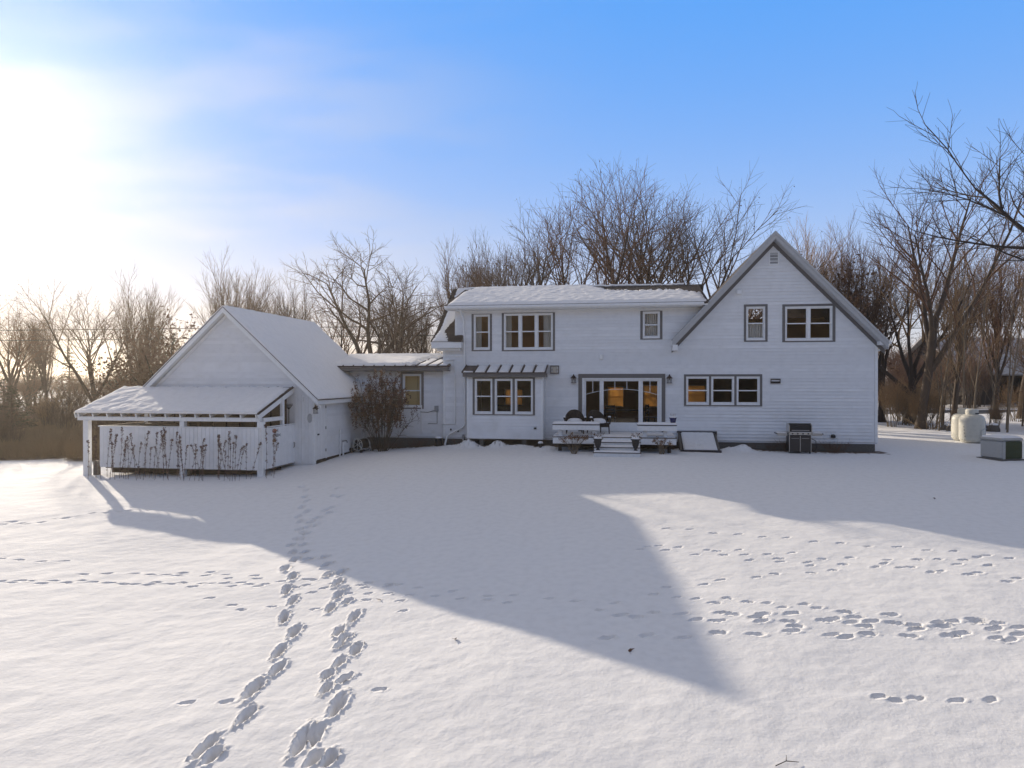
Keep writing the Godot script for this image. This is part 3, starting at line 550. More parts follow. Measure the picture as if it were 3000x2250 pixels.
# ---------------------------------------------------------------- building helpers
# a sheet of snow on a slope: p0 + s*e1 + t*e2, raised along up; fill(s, t) in 0..1 is how thick, 0 is bare
func snow_sheet(parent: Node, p0: Vector3, e1: Vector3, e2: Vector3, n1: int, n2: int, thick: float, fill: Callable, called := "snow_cover", rough := 0.2) -> MeshInstance3D:
	var up := e1.cross(e2).normalized()
	if up.y < 0: up = -up
	var flip := e1.cross(e2).dot(up) < 0
	var mb := MB.new()
	var P := []
	var F := []
	for j in n2 + 1:
		for i in n1 + 1:
			var s := i / float(n1)
			var t := j / float(n2)
			var f: float = fill.call(s, t)
			var q := p0 + e1 * s + e2 * t
			var h := -0.012
			if f > 0.0: h = thick * sqrt(minf(f, 1.0)) * (1.0 + rough * fine.get_noise_3d(q.x * 2.2, q.y * 2.2, q.z * 2.2) + 0.12 * fine.get_noise_3d(q.x * 7.0, q.y * 7.0, q.z * 7.0))
			P.append(q + up * h); F.append(f)
	var N := []
	for j in n2 + 1:
		for i in n1 + 1:
			var a: Vector3 = P[j * (n1 + 1) + mini(i + 1, n1)] - P[j * (n1 + 1) + maxi(i - 1, 0)]
			var b: Vector3 = P[mini(j + 1, n2) * (n1 + 1) + i] - P[maxi(j - 1, 0) * (n1 + 1) + i]
			var q := a.cross(b).normalized()
			N.append(-q if flip else q)
	for j in n2:
		for i in n1:
			var a := j * (n1 + 1) + i
			var b := a + 1
			var c := a + n1 + 2
			var d := a + n1 + 1
			if F[a] <= 0 and F[b] <= 0 and F[c] <= 0 and F[d] <= 0: continue
			if flip: mb.squad(P[a], P[d], P[c], P[b], N[a], N[d], N[c], N[b])
			else: mb.squad(P[a], P[b], P[c], P[d], N[a], N[b], N[c], N[d])
	var rim := []
	for i in n1: rim.append([i, i + 1]); rim.append([n2 * (n1 + 1) + i + 1, n2 * (n1 + 1) + i])
	for j in n2: rim.append([(j + 1) * (n1 + 1), j * (n1 + 1)]); rim.append([j * (n1 + 1) + n1, (j + 1) * (n1 + 1) + n1])
	for e in rim:
		if F[e[0]] <= 0 and F[e[1]] <= 0: continue
		var a: Vector3 = P[e[0]]
		var b: Vector3 = P[e[1]]
		var la := a - up * (up.dot(a - p0) + 0.012)
		var lb := b - up * (up.dot(b - p0) + 0.012)
		if flip: mb.quad(lb, la, a, b)
		else: mb.quad(la, lb, b, a)
	if mb.v.is_empty(): return null
	return obj(called, mb, M.snow, parent)

func courses(y0: float, y1: float, step: float, L: Callable, R: Callable, holes: Array, breaks: Array = []) -> Array:   # [ya, yb, l0, r0, l1, r1]
	var out := []
	var ys := []
	if step > 0.0:
		var y := y0
		while y < y1 - 0.01:
			ys.append([y, minf(y + step, y1)]); y += step
	else:
		var cuts := [y0, y1]
		for h in holes: cuts.append_array([h[1], h[3]])
		cuts.append_array(breaks)
		cuts = cuts.filter(func(q): return q >= y0 and q <= y1)
		cuts.sort()
		for i in cuts.size() - 1:
			if cuts[i + 1] - cuts[i] > 0.002: ys.append([cuts[i], cuts[i + 1]])
	for b in ys:
		var m: float = (b[0] + b[1]) * 0.5
		var spans := [[-99.0, 99.0]]
		for h in holes:
			if m > h[1] and m < h[3]:
				var nx := []
				for s in spans:
					if h[2] <= s[0] or h[0] >= s[1]: nx.append(s); continue
					if h[0] > s[0]: nx.append([s[0], h[0]])
					if h[2] < s[1]: nx.append([h[2], s[1]])
				spans = nx
		for s in spans:
			var l0 := maxf(s[0], L.call(b[0] + 0.001)); var r0 := minf(s[1], R.call(b[0] + 0.001))
			var l1 := maxf(s[0], L.call(b[1] - 0.001)); var r1 := minf(s[1], R.call(b[1] - 0.001))
			if r0 - l0 > 0.02 and r1 - l1 > -0.01: out.append([b[0], b[1], l0, r0, l1, maxf(r1, l1 + 0.005)])
	return out

# clapboards, each a board of its own, on a wall plane; t maps (along, up, out) to the thing's frame
func clapboards(parent: Node, t: Transform3D, y0: float, y1: float, step: float, L: Callable, R: Callable, holes: Array, mats: Array) -> int:
	var k := 0
	for c in courses(y0, y1, step, L, R, holes):
		var mb := MB.new()
		var j := rng.randf_range(-0.0015, 0.0015)
		var lap := minf(0.02, step * 0.15)
		var b := 0.042 + j
		mb.hexa([t * Vector3(c[2], c[0] - lap, b), t * Vector3(c[3], c[0] - lap, b), t * Vector3(c[3], c[0] - lap, 0.001), t * Vector3(c[2], c[0] - lap, 0.001),
			t * Vector3(c[4], c[1], 0.005), t * Vector3(c[5], c[1], 0.005), t * Vector3(c[5], c[1], 0.001), t * Vector3(c[4], c[1], 0.001)])
		obj("clapboard", mb, mats[rng.randi() % mats.size()], parent)
		k += 1
	return k

func wall_core(parent: Node, t: Transform3D, y0: float, y1: float, thick: float, L: Callable, R: Callable, holes: Array, m: Material, breaks: Array = [], called := "wall") -> void:
	var mb := MB.new()
	for c in courses(y0, y1, 0.0, L, R, holes, breaks):
		mb.prism([Vector2(c[2], c[0]), Vector2(c[3], c[0]), Vector2(c[5], c[1]), Vector2(c[4], c[1])], -thick, 0.0, t)
	obj(called, mb, m, parent)

func frame_boxes(mb: MB, x0: float, x1: float, y0: float, y1: float, wl: float, wr: float, wb: float, wt: float, z0: float, z1: float) -> void:
	mb.box(x0, x0 + wl, y0, y1, z0, z1); mb.box(x1 - wr, x1, y0, y1, z0, z1)
	mb.box(x0 + wl, x1 - wr, y0, y0 + wb, z0, z1); mb.box(x0 + wl, x1 - wr, y1 - wt, y1, z0, z1)

# a row of double-hung units inside one grey casing; o = {side, top, bottom: casing widths, mull: grey mullions, curtain}
func window(parent: Node, t: Transform3D, u0: float, u1: float, y0: float, y1: float, units: int, o: Dictionary) -> Node3D:
	var g := group_part("window", parent)
	var cs: float = o.get("side", 0.10)
	var ct: float = o.get("top", 0.03)
	var cb: float = o.get("bottom", 0.07)
	var mull: float = o.get("mull", 0.0)
	var mb := MB.new()
	frame_boxes(mb, u0, u1, y0, y1, cs, cs, cb, ct, 0.0, 0.045)
	var i0 := u0 + cs
	var i1 := u1 - cs
	var b0 := y0 + cb
	var b1 := y1 - ct
	var step := (i1 - i0 + mull) / units
	for k in range(1, units):
		if mull > 0: mb.box(i0 + step * k - mull, i0 + step * k, b0, b1, 0.0, 0.040)
	var tm := MB.new(); tm.v = t * mb.v; tm.n = Transform3D(t.basis, Vector3.ZERO) * mb.n
	obj("casing", tm, M.grey_trim, g)
	for k in units:
		var a := i0 + step * k
		var b := a + step - mull
		var fr := MB.new()
		frame_boxes(fr, a, b, b0, b1, 0.045, 0.045, 0.055, 0.045, -0.09, 0.032)
		fr.box(a + 0.001, b - 0.001, b0 - 0.012, b0 + 0.02, 0.033, 0.052)
		obj("frame", xf(fr, t), M.white_trim, g)
		var mid := (b0 + b1) * 0.5
		for s in 2:
			var sy0: float = (b0 + 0.055) if s == 0 else mid - 0.02
			var sy1: float = mid + 0.022 if s == 0 else b1 - 0.045
			var z1 := -0.035 if s == 0 else -0.008
			var sa := MB.new()
			frame_boxes(sa, a + 0.046, b - 0.046, sy0, sy1, 0.035, 0.035, 0.042, 0.042 if s == 0 else 0.04, z1 - 0.026, z1)
			var sash := obj("sash", xf(sa, t), M.white_trim, g)
			var pa := MB.new()
			pa.box(a + 0.079, b - 0.079, sy0 + 0.04, sy1 - 0.038, z1 - 0.016, z1 - 0.011)
			obj("pane", xf(pa, t), M.glass, g)
		var cu: String = o.get("curtain", "")
		if cu != "":
			drape(g, t, a + 0.06, b - 0.06, b0 + 0.06, b1 - 0.05, cu, k, units)
	return g

func xf(mb: MB, t: Transform3D) -> MB:
	mb.v = t * mb.v
	mb.n = Transform3D(t.basis, Vector3.ZERO) * mb.n
	return mb

func drape(g: Node, t: Transform3D, a: float, b: float, y0: float, y1: float, how: String, k: int, units: int) -> void:
	var spans := []
	if how == "sides":
		if k == 0: spans.append([a, a + (b - a) * 0.42])
		if k == units - 1: spans.append([b - (b - a) * (0.30 if units == 1 else 0.62), b])
		if units == 1: spans = [[a, a + (b - a) * 0.42]]
	elif how == "full": spans = [[a, b]]
	elif how == "lower": spans = [[a, b]]; y1 = (y0 + y1) * 0.5 + 0.02
	for s in spans:
		var mb := MB.new()
		var n := 26
		for i in n:
			var x0 := lerpf(s[0], s[1], i / float(n))
			var x1 := lerpf(s[0], s[1], (i + 1) / float(n))
			var z0 := -0.17 + 0.022 * sin(i * 1.5)
			var z1 := -0.17 + 0.022 * sin((i + 1) * 1.5)
			mb.quad(Vector3(x0, y0, z0), Vector3(x1, y0, z1), Vector3(x1, y1, z1), Vector3(x0, y1, z0))
		obj("curtain", xf(mb, t), M.curtain, g)

func slope_courses(parent: Node, p0: Vector3, e1: Vector3, e2: Vector3, step: float, called := "shingle_course") -> void:
	var up := e1.cross(e2).normalized()
	if up.y < 0: up = -up
	var n := int(ceil(e2.length() / step))
	for i in n:
		var a := p0 + e2 * (i / float(n))
		var b := p0 + e2 * minf((i + 1.25) / n, 1.0)
		var mb := MB.new()
		var t0 := 0.014
		var pts := [a, a + e1, b + e1, b, a + up * t0, a + e1 + up * t0, b + e1 + up * 0.004, b + up * 0.004]
		mb.hexa(pts)
		obj(called, mb, M.shingle if i % 3 else M.shingle_b, parent)

func slab(p0: Vector3, e1: Vector3, e2: Vector3, thick: float) -> MB:   # e1 to the right, e2 up the slope away
	var up := e1.cross(e2).normalized()
	if up.y < 0: up = -up
	var d := up * thick
	var mb := MB.new()
	mb.hexa([p0 - d, p0 + e1 - d, p0 + e1 + e2 - d, p0 + e2 - d, p0, p0 + e1, p0 + e1 + e2, p0 + e2])
	return mb

func lantern(parent: Node, at: Vector3, h := 0.35) -> void:
	var g := group_part("wall_lantern", parent)
	var r := h * 0.24
	var bd := MB.new()
	for i in 4:
		var a := TAU * i / 4.0 + PI / 4
		bd.tube([at + Vector3(cos(a) * r, -h * 0.5, sin(a) * r), at + Vector3(cos(a) * r, h * 0.02, sin(a) * r)], [0.008, 0.008], 4)
	bd.lathe([Vector2(0.0, -h * 0.52), Vector2(r * 1.35, -h * 0.52), Vector2(r * 1.35, -h * 0.47), Vector2(0.0, -h * 0.47)], 8, at)
	bd.tbox(Transform3D(Basis(), at + Vector3(0, h * 0.1, -0.09)), Vector3(0.03, h * 0.5, 0.10))
	bd.lathe([Vector2(r * 1.5, 0.0), Vector2(r * 1.25, h * 0.1), Vector2(r * 0.75, h * 0.22), Vector2(r * 0.35, h * 0.3), Vector2(r * 0.3, h * 0.4), Vector2(r * 0.12, h * 0.44), Vector2(0.0, h * 0.5)], 10, at)
	obj("lantern_body", bd, M.bronze, g)
	var gb := MB.new()
	gb.lathe([Vector2(r * 0.92, -h * 0.46), Vector2(r * 0.92, -0.002)], 8, at)
	obj("lantern_glass", gb, M.glass, g)
	var cd := MB.new()
	cd.lathe([Vector2(0.014, -h * 0.46), Vector2(0.014, -h * 0.22), Vector2(0.0, -h * 0.2)], 8, at)
	obj("candle_tube", cd, M.cream_trim, g)

func pipe(parent: Node, called: String, pts: Array, r: float, m: Material, sides := 8) -> void:
	var rr := []
	for p in pts: rr.append(r)
	obj(called, MB.new().tube(pts, rr, sides), m, parent)

const GAB := 1.06   # pitch of the front gable
func facade_l(y: float) -> float:
	return -7.12 if y < 4.12 else (-6.62 if y < 5.5 else 5.65 - (7.85 - y) / GAB)
func facade_r(y: float) -> float:
	return minf(9.33, 5.65 + (7.85 - y) / GAB)

func make_house() -> void:
	var H := hthing("farmhouse", "long white clapboard farmhouse with front gable, dormer roof and grey window trim", "house", 1.0, 0.0, -3.5)
	ofs = Vector3(1.0, 0.0, -3.5)
	var T := Transform3D()
	var wins := [[-5.94, 3.78, -5.11, 5.27], [-4.71, 3.77, -2.58, 5.29], [0.73, 4.19, 1.57, 5.29], [4.59, 4.07, 5.45, 5.48], [5.98, 4.04, 7.86, 5.46], [2.38, 1.63, 5.26, 2.84]]
	var core_holes := []
	var clap_holes := []
	for w in wins:
		core_holes.append([w[0] + 0.07, w[1] + 0.05, w[2] - 0.07, w[3] - 0.03])
		clap_holes.append([w[0] + 0.012, w[1] + 0.012, w[2] - 0.012, w[3] - 0.012])
	core_holes.append([-1.51, 0.58, 1.54, 2.71]); clap_holes.append([-1.65, 0.3, 1.67, 2.85])
	core_holes.append([-5.75, 1.27, -3.25, 2.68]); clap_holes.append([-5.98, 0.3, -3.02, 2.95])
	clap_holes.append([2.16, 0.1, 3.57, 0.63])
	wall_core(H, T, 0.25, 7.9, 0.14, facade_l, facade_r, core_holes, M.white_paint_b, [4.12, 5.5, 3.95])
	clapboards(H, T, 0.34, 7.86, 0.125, func(y): return maxf(facade_l(y) + 0.09, -99.0) if y < 5.5 else facade_l(y), func(y): return facade_r(y) - (0.10 if y < 3.9 else 0.0), clap_holes, [M.white_paint, M.white_paint_b, M.white_paint_c])
	# corner boards, water table, foundation
	obj("corner_board", MB.new().bbox(-7.13, -7.03, 0.30, 4.12, -0.1, 0.034), M.white_trim, H)
	obj("corner_board", MB.new().bbox(-6.63, -6.53, 4.13, 5.45, -0.1, 0.034), M.white_trim, H)
	obj("corner_board", MB.new().bbox(9.24, 9.345, 0.30, 3.93, -0.1, 0.034), M.white_trim, H)
	obj("foundation", MB.new().box(-7.06, 9.27, -0.6, 0.31, -0.35, -0.03), M.concrete, H)
	# end and back walls
	var sw := MB.new()
	sw.box(9.19, 9.33, 0.25, 4.0, -8.4, -0.141)
	sw.prism([Vector2(-0.14, 4.31), Vector2(-0.14, 5.45), Vector2(-3.4, 6.5), Vector2(-3.4, 4.31)].map(func(p): return Vector2(-p.x, p.y)), 0, 0.12, Transform3D(Basis(Vector3.FORWARD, Vector3.UP, Vector3.RIGHT), Vector3(-6.62, 0, 0)))
	var EW := Transform3D(Basis(Vector3.UP, -PI / 2), Vector3(-7.12, 0, 0))   # along runs towards the viewer, out is to the left
	wall_core(H, EW, 0.25, 6.5, 0.12, func(y): return -7.2 + maxf(0.0, y - 4.31) * 1.696, func(y): return -0.141 - maxf(0.0, y - 4.31) * 1.45, [[-4.4, 4.4, -2.5, 5.5]], M.white_paint, [4.31], "end_wall")
	var ew := MB.new()
	frame_boxes(ew, -4.4, -2.5, 4.4, 5.5, 0.06, 0.06, 0.06, 0.06, -0.13, 0.03)
	ew.box(-3.48, -3.42, 4.461, 5.439, -0.09, 0.02)
	obj("added_end_window", xf(ew, EW), M.white_trim, H)  # added opening out of sight, lets sun in to warm the upstairs room
	for q in [[Vector3(-6.97, 6.42, -3.5), Vector3(10.2, 0, 0), Vector3(0, -2.3, -3.55)], [Vector3(-6.5, 5.36, -0.16), Vector3(9.7, 0, 0), Vector3(0, 1.02, -3.3)]]:
		obj("ceiling", slab(q[0], q[1], q[2], 0.03), M.room_wall, H)
	obj("end_wall", sw, M.white_paint, H)
	var bh := [[-0.72, 1.3, 0.12, 2.32], [1.0, 1.3, 1.8, 2.4], [-5.8, 1.35, -4.85, 2.2], [-5.7, 3.5, -4.5, 4.3], [-3.6, 3.5, -2.6, 4.3], [3.0, 1.4, 4.0, 2.4]]  # upstairs and rightmost openings are added so sun warms the rooms
	wall_core(H, Transform3D(Basis(), Vector3(0, 0, -7.06)), 0.25, 4.35, 0.14, func(_y): return -6.979, func(_y): return 9.189, bh, M.room_wall, [], "back_wall")
	for b in bh:
		var g := group_part("rear_window", H)
		var fr := MB.new()
		frame_boxes(fr, b[0], b[2], b[1], b[3], 0.05, 0.05, 0.05, 0.05, -7.19, -7.04)
		fr.box(b[0] + 0.051, b[2] - 0.051, (b[1] + b[3]) * 0.5 - 0.02, (b[1] + b[3]) * 0.5 + 0.02, -7.16, -7.11)
		obj("frame", fr, M.white_trim, g)
		if b[1] < 3.0: obj("blind", MB.new().box(b[0] + 0.05, b[2] - 0.05, b[1] + 0.05, b[3] - 0.05, -7.10, -7.094), M.blind, g)
	obj("floor", MB.new().box(-6.97, 9.18, 0.40, 0.58, -7.05, -0.145), M.room_floor, H)
	obj("floor", MB.new().box(-6.97, 9.18, 3.10, 3.32, -7.05, -0.145), M.room_wall, H)
	for p in [[-2.35, -2.25, 0.581, 3.099], [2.0, 2.1, 0.581, 3.099], [-1.3, -1.2, 3.321, 5.4], [3.3, 3.4, 3.321, 5.4]]:
		obj("partition", MB.new().box(p[0], p[1], p[2], p[3], -7.04, -0.15), M.room_wall, H)
	obj("partition", MB.new().box(3.41, 9.17, 3.321, 5.2, -3.2, -3.1), M.room_wall, H)
	# windows
	window(H, T, wins[0][0], wins[0][2], wins[0][1], wins[0][3], 1, {"side": 0.085, "top": 0.02, "bottom": 0.06, "curtain": "sides"})
	window(H, T, wins[1][0], wins[1][2], wins[1][1], wins[1][3], 3, {"side": 0.085, "top": 0.02, "bottom": 0.06, "curtain": "sides"})
	window(H, T, wins[2][0], wins[2][2], wins[2][1], wins[2][3], 1, {"side": 0.095, "top": 0.02, "bottom": 0.05, "curtain": "full"})
	window(H, T, wins[3][0], wins[3][2], wins[3][1], wins[3][3], 1, {"side": 0.085, "top": 0.085, "bottom": 0.06, "curtain": "lower"})
	window(H, T, wins[4][0], wins[4][2], wins[4][1], wins[4][3], 2, {"side": 0.10, "top": 0.085, "bottom": 0.06})
	window(H, T, wins[5][0], wins[5][2], wins[5][1], wins[5][3], 3, {"side": 0.085, "top": 0.085, "bottom": 0.05, "mull": 0.085})
	# sliding door
	var D := group_part("patio_door", H)
	var cas := MB.new()
	cas.box(-1.66, -1.515, 0.58, 2.70, 0.0, 0.05); cas.box(1.545, 1.68, 0.58, 2.70, 0.0, 0.05); cas.box(-1.66, 1.68, 2.701, 2.86, 0.0, 0.05)
	obj("casing", cas, M.grey_trim, D)
	var fr := MB.new()
	frame_boxes(fr, -1.513, 1.543, 0.581, 2.699, 0.06, 0.06, 0.05, 0.06, -0.12, 0.036)
	fr.box(-1.55, 1.58, 0.645, 0.67, 0.037, 0.07)
	obj("frame", fr, M.white_trim, D)
	for p in [[-1.452, -0.757, -1.366, -0.833, -0.06], [-0.755, 0.748, -0.679, 0.668, -0.03], [0.75, 1.482, 0.832, 1.383, -0.06]]:
		var sh := MB.new()
		frame_boxes(sh, p[0], p[1], 0.632, 2.638, p[2] - p[0], p[1] - p[3], 0.33, 0.063, p[4] - 0.04, p[4])
		obj("door_panel", sh, M.white_trim, D)
		obj("pane", MB.new().box(p[2], p[3], 0.962, 2.575, p[4] - 0.025, p[4] - 0.019), M.glass, D)
		var mu := MB.new()
		var arc := func(u: float) -> float: return 2.265 - 0.118 * pow((u - 0.0) / 1.38, 2.0) * 1.8
		var pts := []
		for i in 13: pts.append(Vector3(lerpf(p[2], p[3], i / 12.0), arc.call(lerpf(p[2], p[3], i / 12.0)), p[4] - 0.012))
		var rr := []
		for i in 13: rr.append(0.011)
		mu.tube(pts, rr, 5)
		for u in [-1.10, -0.242, 0.22, 1.105]:
			if u > p[2] and u < p[3]: mu.box(u - 0.01, u + 0.01, arc.call(u), 2.575, p[4] - 0.018, p[4] - 0.004)
		obj("muntin", mu, M.white_trim, D)
	var hd := MB.new(); hd.tube([Vector3(-0.72, 1.45, 0.0), Vector3(-0.72, 1.45, 0.03), Vector3(-0.72, 1.65, 0.03), Vector3(-0.72, 1.65, 0.0)], [0.008, 0.008, 0.008, 0.008], 6)
	obj("door_handle", hd, M.steel, D)
	# bay
	var B := group_part("bay", H)
	var bf := Transform3D(Basis(), Vector3(0, 0, 0.6))
	wall_core(B, bf, 0.33, 2.74, 0.10, func(_y): return -6.0, func(_y): return -3.0, [[-5.75, 1.29, -3.25, 2.68]], M.white_paint)
	for s in [[-6.0, -5.9], [-3.1, -3.0]]:
		obj("side_wall", MB.new().box(s[0], s[1], 0.33, 2.74, 0.0, 0.499), M.white_paint, B)
	var bw := MB.new(); bw.box(-5.99, -3.01, 0.30, 0.36, 0.0, 0.585)
	obj("underside", bw, M.white_paint_b, B)
	clapboards(B, bf, 0.35, 2.72, 0.125, func(_y): return -5.93, func(_y): return -3.07, [[-5.76, 1.27, -3.32, 2.75]], [M.white_paint, M.white_paint_b, M.white_paint_c])
	clapboards(B, Transform3D(Basis(Vector3.UP, PI / 2), Vector3(-3.0, 0, 0.6)), 0.35, 2.72, 0.125, func(_y): return 0.07, func(_y): return 0.57, [], [M.white_paint, M.white_paint_b])
	obj("corner_board", MB.new().bbox(-6.01, -5.925, 0.31, 2.74, 0.45, 0.636), M.white_trim, B)
	obj("corner_board", MB.new().bbox(-3.075, -2.985, 0.31, 2.74, 0.45, 0.636), M.white_trim, B)
	window(H, bf, -5.77, -3.3, 1.25, 2.72, 3, {"side": 0.085, "top": 0.05, "bottom": 0.045, "mull": 0.095})
	for x in [-5.45, -3.75]: obj("pier", MB.new().bbox(x - 0.09, x + 0.09, -0.4, 0.29, 0.25, 0.5), M.concrete, B)
	obj("fascia", MB.new().box(-6.12, -2.88, 2.745, 2.885, 0.0, 0.86), M.grey_trim, B)
	# metal roof of the bay
	var rp := Vector3(-6.15, 2.895, 0.92)
	var re := Vector3(0, 0.30, -0.92)
	obj("metal_roof", slab(rp + Vector3(0, 0.02, 0), Vector3(3.3, 0, 0), re, 0.03), M.metal_roof, B)
	obj("flashing", MB.new().box(-6.12, -2.86, 3.215, 3.30, 0.0, 0.035), M.white_trim, B)
	for i in 8:
		var x := -6.14 + i * 0.4686
		obj("standing_seam", slab(Vector3(x - 0.012, 2.955, 0.925), Vector3(0.024, 0, 0), re, 0.03), M.metal_roof, B)
	for i in range(0, 7):
		var x := -6.14 + i * 0.4686
		var cut := 0.85 if i == 0 else 0.12
		snow_sheet(B, Vector3(x + 0.03, 2.917, 0.91), Vector3(0.41, 0, 0), re * 0.93, 9, 12, 0.05, func(s: float, t: float) -> float:
			var e := minf(minf(s * 6.0, (1.0 - s) * 6.0), minf((t + 0.08) * 9.0, (1.0 - t) * 7.0))
			if i == 0: return minf(e, (0.16 - t) * 8.0)
			return minf(e, (s + 0.75 - t * (0.7 + 0.2 * sin(i * 2.3))) * 5.0), "snow_patch")
	# --- roofs
	var ml := [Vector3(-7.52, 4.14, 0.46), Vector3(-7.52, 4.62, -0.45), Vector3(-7.52, 6.75, -3.4)]
	for i in 2:
		obj("roof_slab", slab(ml[i], Vector3(0.9, 0, 0), ml[i + 1] - ml[i], 0.14), M.white_trim, H)
		slope_courses(H, ml[i] + Vector3(-0.02, 0, 0), Vector3(0.92, 0, 0), ml[i + 1] - ml[i], 0.14)
	var e_up: Vector3 = ml[2] - ml[1]
	var fl := func(s: float, t: float) -> float:
		var nz := fine.get_noise_2d(s * 7.0, t * 11.0)
		var left := s - 0.16 - 0.05 * nz
		var right := 0.80 - 1.1 * maxf(0.0, 0.42 - t) - s + 0.06 * nz
		if t > 0.5: right = 1.0 + (0.75 - t) * 0.2 - s
		if t > 0.62: left -= 0.06
		return minf(left, right) * 9.0
	snow_sheet(H, ml[1] + Vector3(0, 0.012, 0), Vector3(0.9, 0, 0), e_up * 0.98, 22, 60, 0.06, fl)
	snow_sheet(H, ml[0] + Vector3(0, 0.014, 0), Vector3(0.9, 0, 0), ml[1] - ml[0], 22, 20, 0.05, func(s: float, t: float) -> float:
		var nz := fine.get_noise_2d(s * 9.0, t * 9.0 + 5.0)
		return minf(s - 0.07 - 0.06 * t + 0.05 * nz, 0.78 - 0.42 * t - s + 0.12 * nz) * 9.0)
	# cornice return
	obj("cornice", MB.new().bbox(-7.50, -6.28, 3.89, 4.13, 0.0, 0.44, 0.012), M.white_trim, H)
	obj("cornice", MB.new().bbox(-7.30, -6.36, 3.80, 3.889, 0.0, 0.30, 0.012), M.white_trim, H)
	slope_courses(H, Vector3(-6.62, 4.135, 0.46), Vector3(0.36, 0, 0), Vector3(0, 0.29, -0.44), 0.14)
	obj("frieze_board", MB.new().box(-7.13, -6.2, 3.56, 3.64, 0.0, 0.05), M.white_trim, H)
	# dormer roof
	var dp := Vector3(-6.92, 5.56, 0.50)
	var de := Vector3(0, 1.17, -3.9)
	obj("roof_slab", slab(dp, Vector3(10.15, 0, 0), de, 0.12), M.white_trim, H)
	slope_courses(H, dp + Vector3(-0.02, 0.0, 0), Vector3(10.2, 0, 0), de, 0.16)
	snow_sheet(H, dp + Vector3(0, 0.012, 0), Vector3(10.1, 0, 0), de, 150, 60, 0.085, func(s: float, t: float) -> float:
		var nz := fine.get_noise_2d(s * 40.0, t * 12.0) + 0.5 * fine.get_noise_2d(s * 140.0, t * 30.0)
		var e := minf((s - 0.008 - 0.03 * smoothstep(0.7, 1.0, t)) * 70.0, (t - 0.012) * 25.0)
		var bare := 9.0
		if s > 0.55: bare = (0.93 - smoothstep(0.55, 0.66, s) * 0.30 - 0.18 * smoothstep(0.9, 1.0, s) + 0.12 * nz - t) * 14.0
		var end := (1.0 - s + 0.012 * nz - 0.02 * t) * 60.0
		return minf(minf(e, bare), end), "snow_cover", 0.22)
	snow_sheet(H, Vector3(-7.35, 6.70, -3.30), Vector3(10.0, 0, 0), Vector3(0, 0.07, -0.12), 90, 3, 0.05, func(s: float, t: float) -> float:
		return (0.35 + fine.get_noise_2d(s * 30.0, 3.0)) * 3.0 if s > 0.03 else -1.0, "snow_ridge")
	obj("drip_edge", MB.new().box(-6.94, 3.22, 5.50, 5.572, 0.492, 0.512), M.metal_roof, H)
	obj("gutter", MB.new().prism([Vector2(0.5, 5.415), Vector2(0.60, 5.43), Vector2(0.635, 5.48), Vector2(0.635, 5.545), Vector2(0.5, 5.545)].map(func(p): return Vector2(-p.x, p.y)).duplicate(), 0, 9.98, Transform3D(Basis(Vector3.FORWARD, Vector3.UP, Vector3.RIGHT), Vector3(-6.92, 0, 0))), M.white_trim, H)
	obj("soffit", MB.new().box(-6.9, 3.0, 5.40, 5.43, 0.026, 0.49), M.white_trim, H)
	obj("frieze_board", MB.new().bbox(-6.52, 2.98, 5.30, 5.399, 0.0, 0.036), M.white_trim, H)
	# back slope of the main roof
	obj("roof_slab", slab(Vector3(-7.52, 6.74, -3.41), Vector3(11.0, 0, 0), Vector3(0, -2.62, -4.2), 0.14), M.shingle, H)
	# front gable roof
	var apex := Vector2(5.65, 8.16)
	var rl := Vector2(1.92, 4.16)
	var rr2 := Vector2(9.58, 4.06)
	var nl := Vector2(-GAB, 1.0).normalized() * 0.15
	var Q := func(p: Vector2, d: float) -> Vector2: return p - Vector2(0, d)
	obj("roof_slab", MB.new().prism([Q.call(rl.lerp(apex, 0.32), 0.2), Q.call(apex, 0.2), apex, rl.lerp(apex, 0.32)], -8.6, 0.40), M.shingle, H)
	obj("roof_slab", MB.new().prism([Q.call(rl, 0.03), Q.call(rl.lerp(apex, 0.32), 0.03), rl.lerp(apex, 0.32), rl], 0.0, 0.40), M.shingle, H)
	obj("soffit", MB.new().prism([Q.call(rl, 0.2), Q.call(rl.lerp(apex, 0.32), 0.2), Q.call(rl.lerp(apex, 0.32), 0.031), Q.call(rl, 0.031)], 0.0, 0.40), M.white_trim, H)
	obj("roof_slab", MB.new().prism([Q.call(apex, 0.2), Q.call(rr2, 0.2), rr2, apex], -8.6, 0.40), M.shingle, H)
	var rk := 0.27
	for s in [[rl, apex], [apex, rr2]]:
		obj("rake_board", MB.new().prism([Q.call(s[0], rk + 0.02), Q.call(s[1], rk + 0.02), Q.call(s[1], 0.02), Q.call(s[0], 0.02)], 0.401, 0.435), M.pale_grey, H)
		obj("rake_trim", MB.new().prism([Q.call(s[0], 0.11), Q.call(s[1], 0.11), Q.call(s[1], 0.005), Q.call(s[0], 0.005)], 0.436, 0.462), M.pale_grey, H)
		obj("rake_frieze", MB.new().prism([Q.call(s[0], 0.50), Q.call(s[1], 0.50), Q.call(s[1], 0.29), Q.call(s[0], 0.29)], 0.026, 0.05), M.grey_trim, H)
		obj("soffit", MB.new().prism([Q.call(s[0], 0.32), Q.call(s[1], 0.32), Q.call(s[1], 0.22), Q.call(s[0], 0.22)], 0.051, 0.40), M.pale_grey, H)
	obj("rake_return", MB.new().bbox(1.925, 2.12, 3.74, 3.96, 0.03, 0.445), M.white_trim, H)
	obj("eave_box", MB.new().prism([Vector2(9.30, 3.90), Vector2(9.56, 3.90), Vector2(9.56, 4.05), Vector2(9.30, 4.28)], -8.4, 0.39), M.white_trim, H)
	obj("gutter", MB.new().box(9.575, 9.68, 3.93, 4.05, -8.4, 0.42), M.white_trim, H)
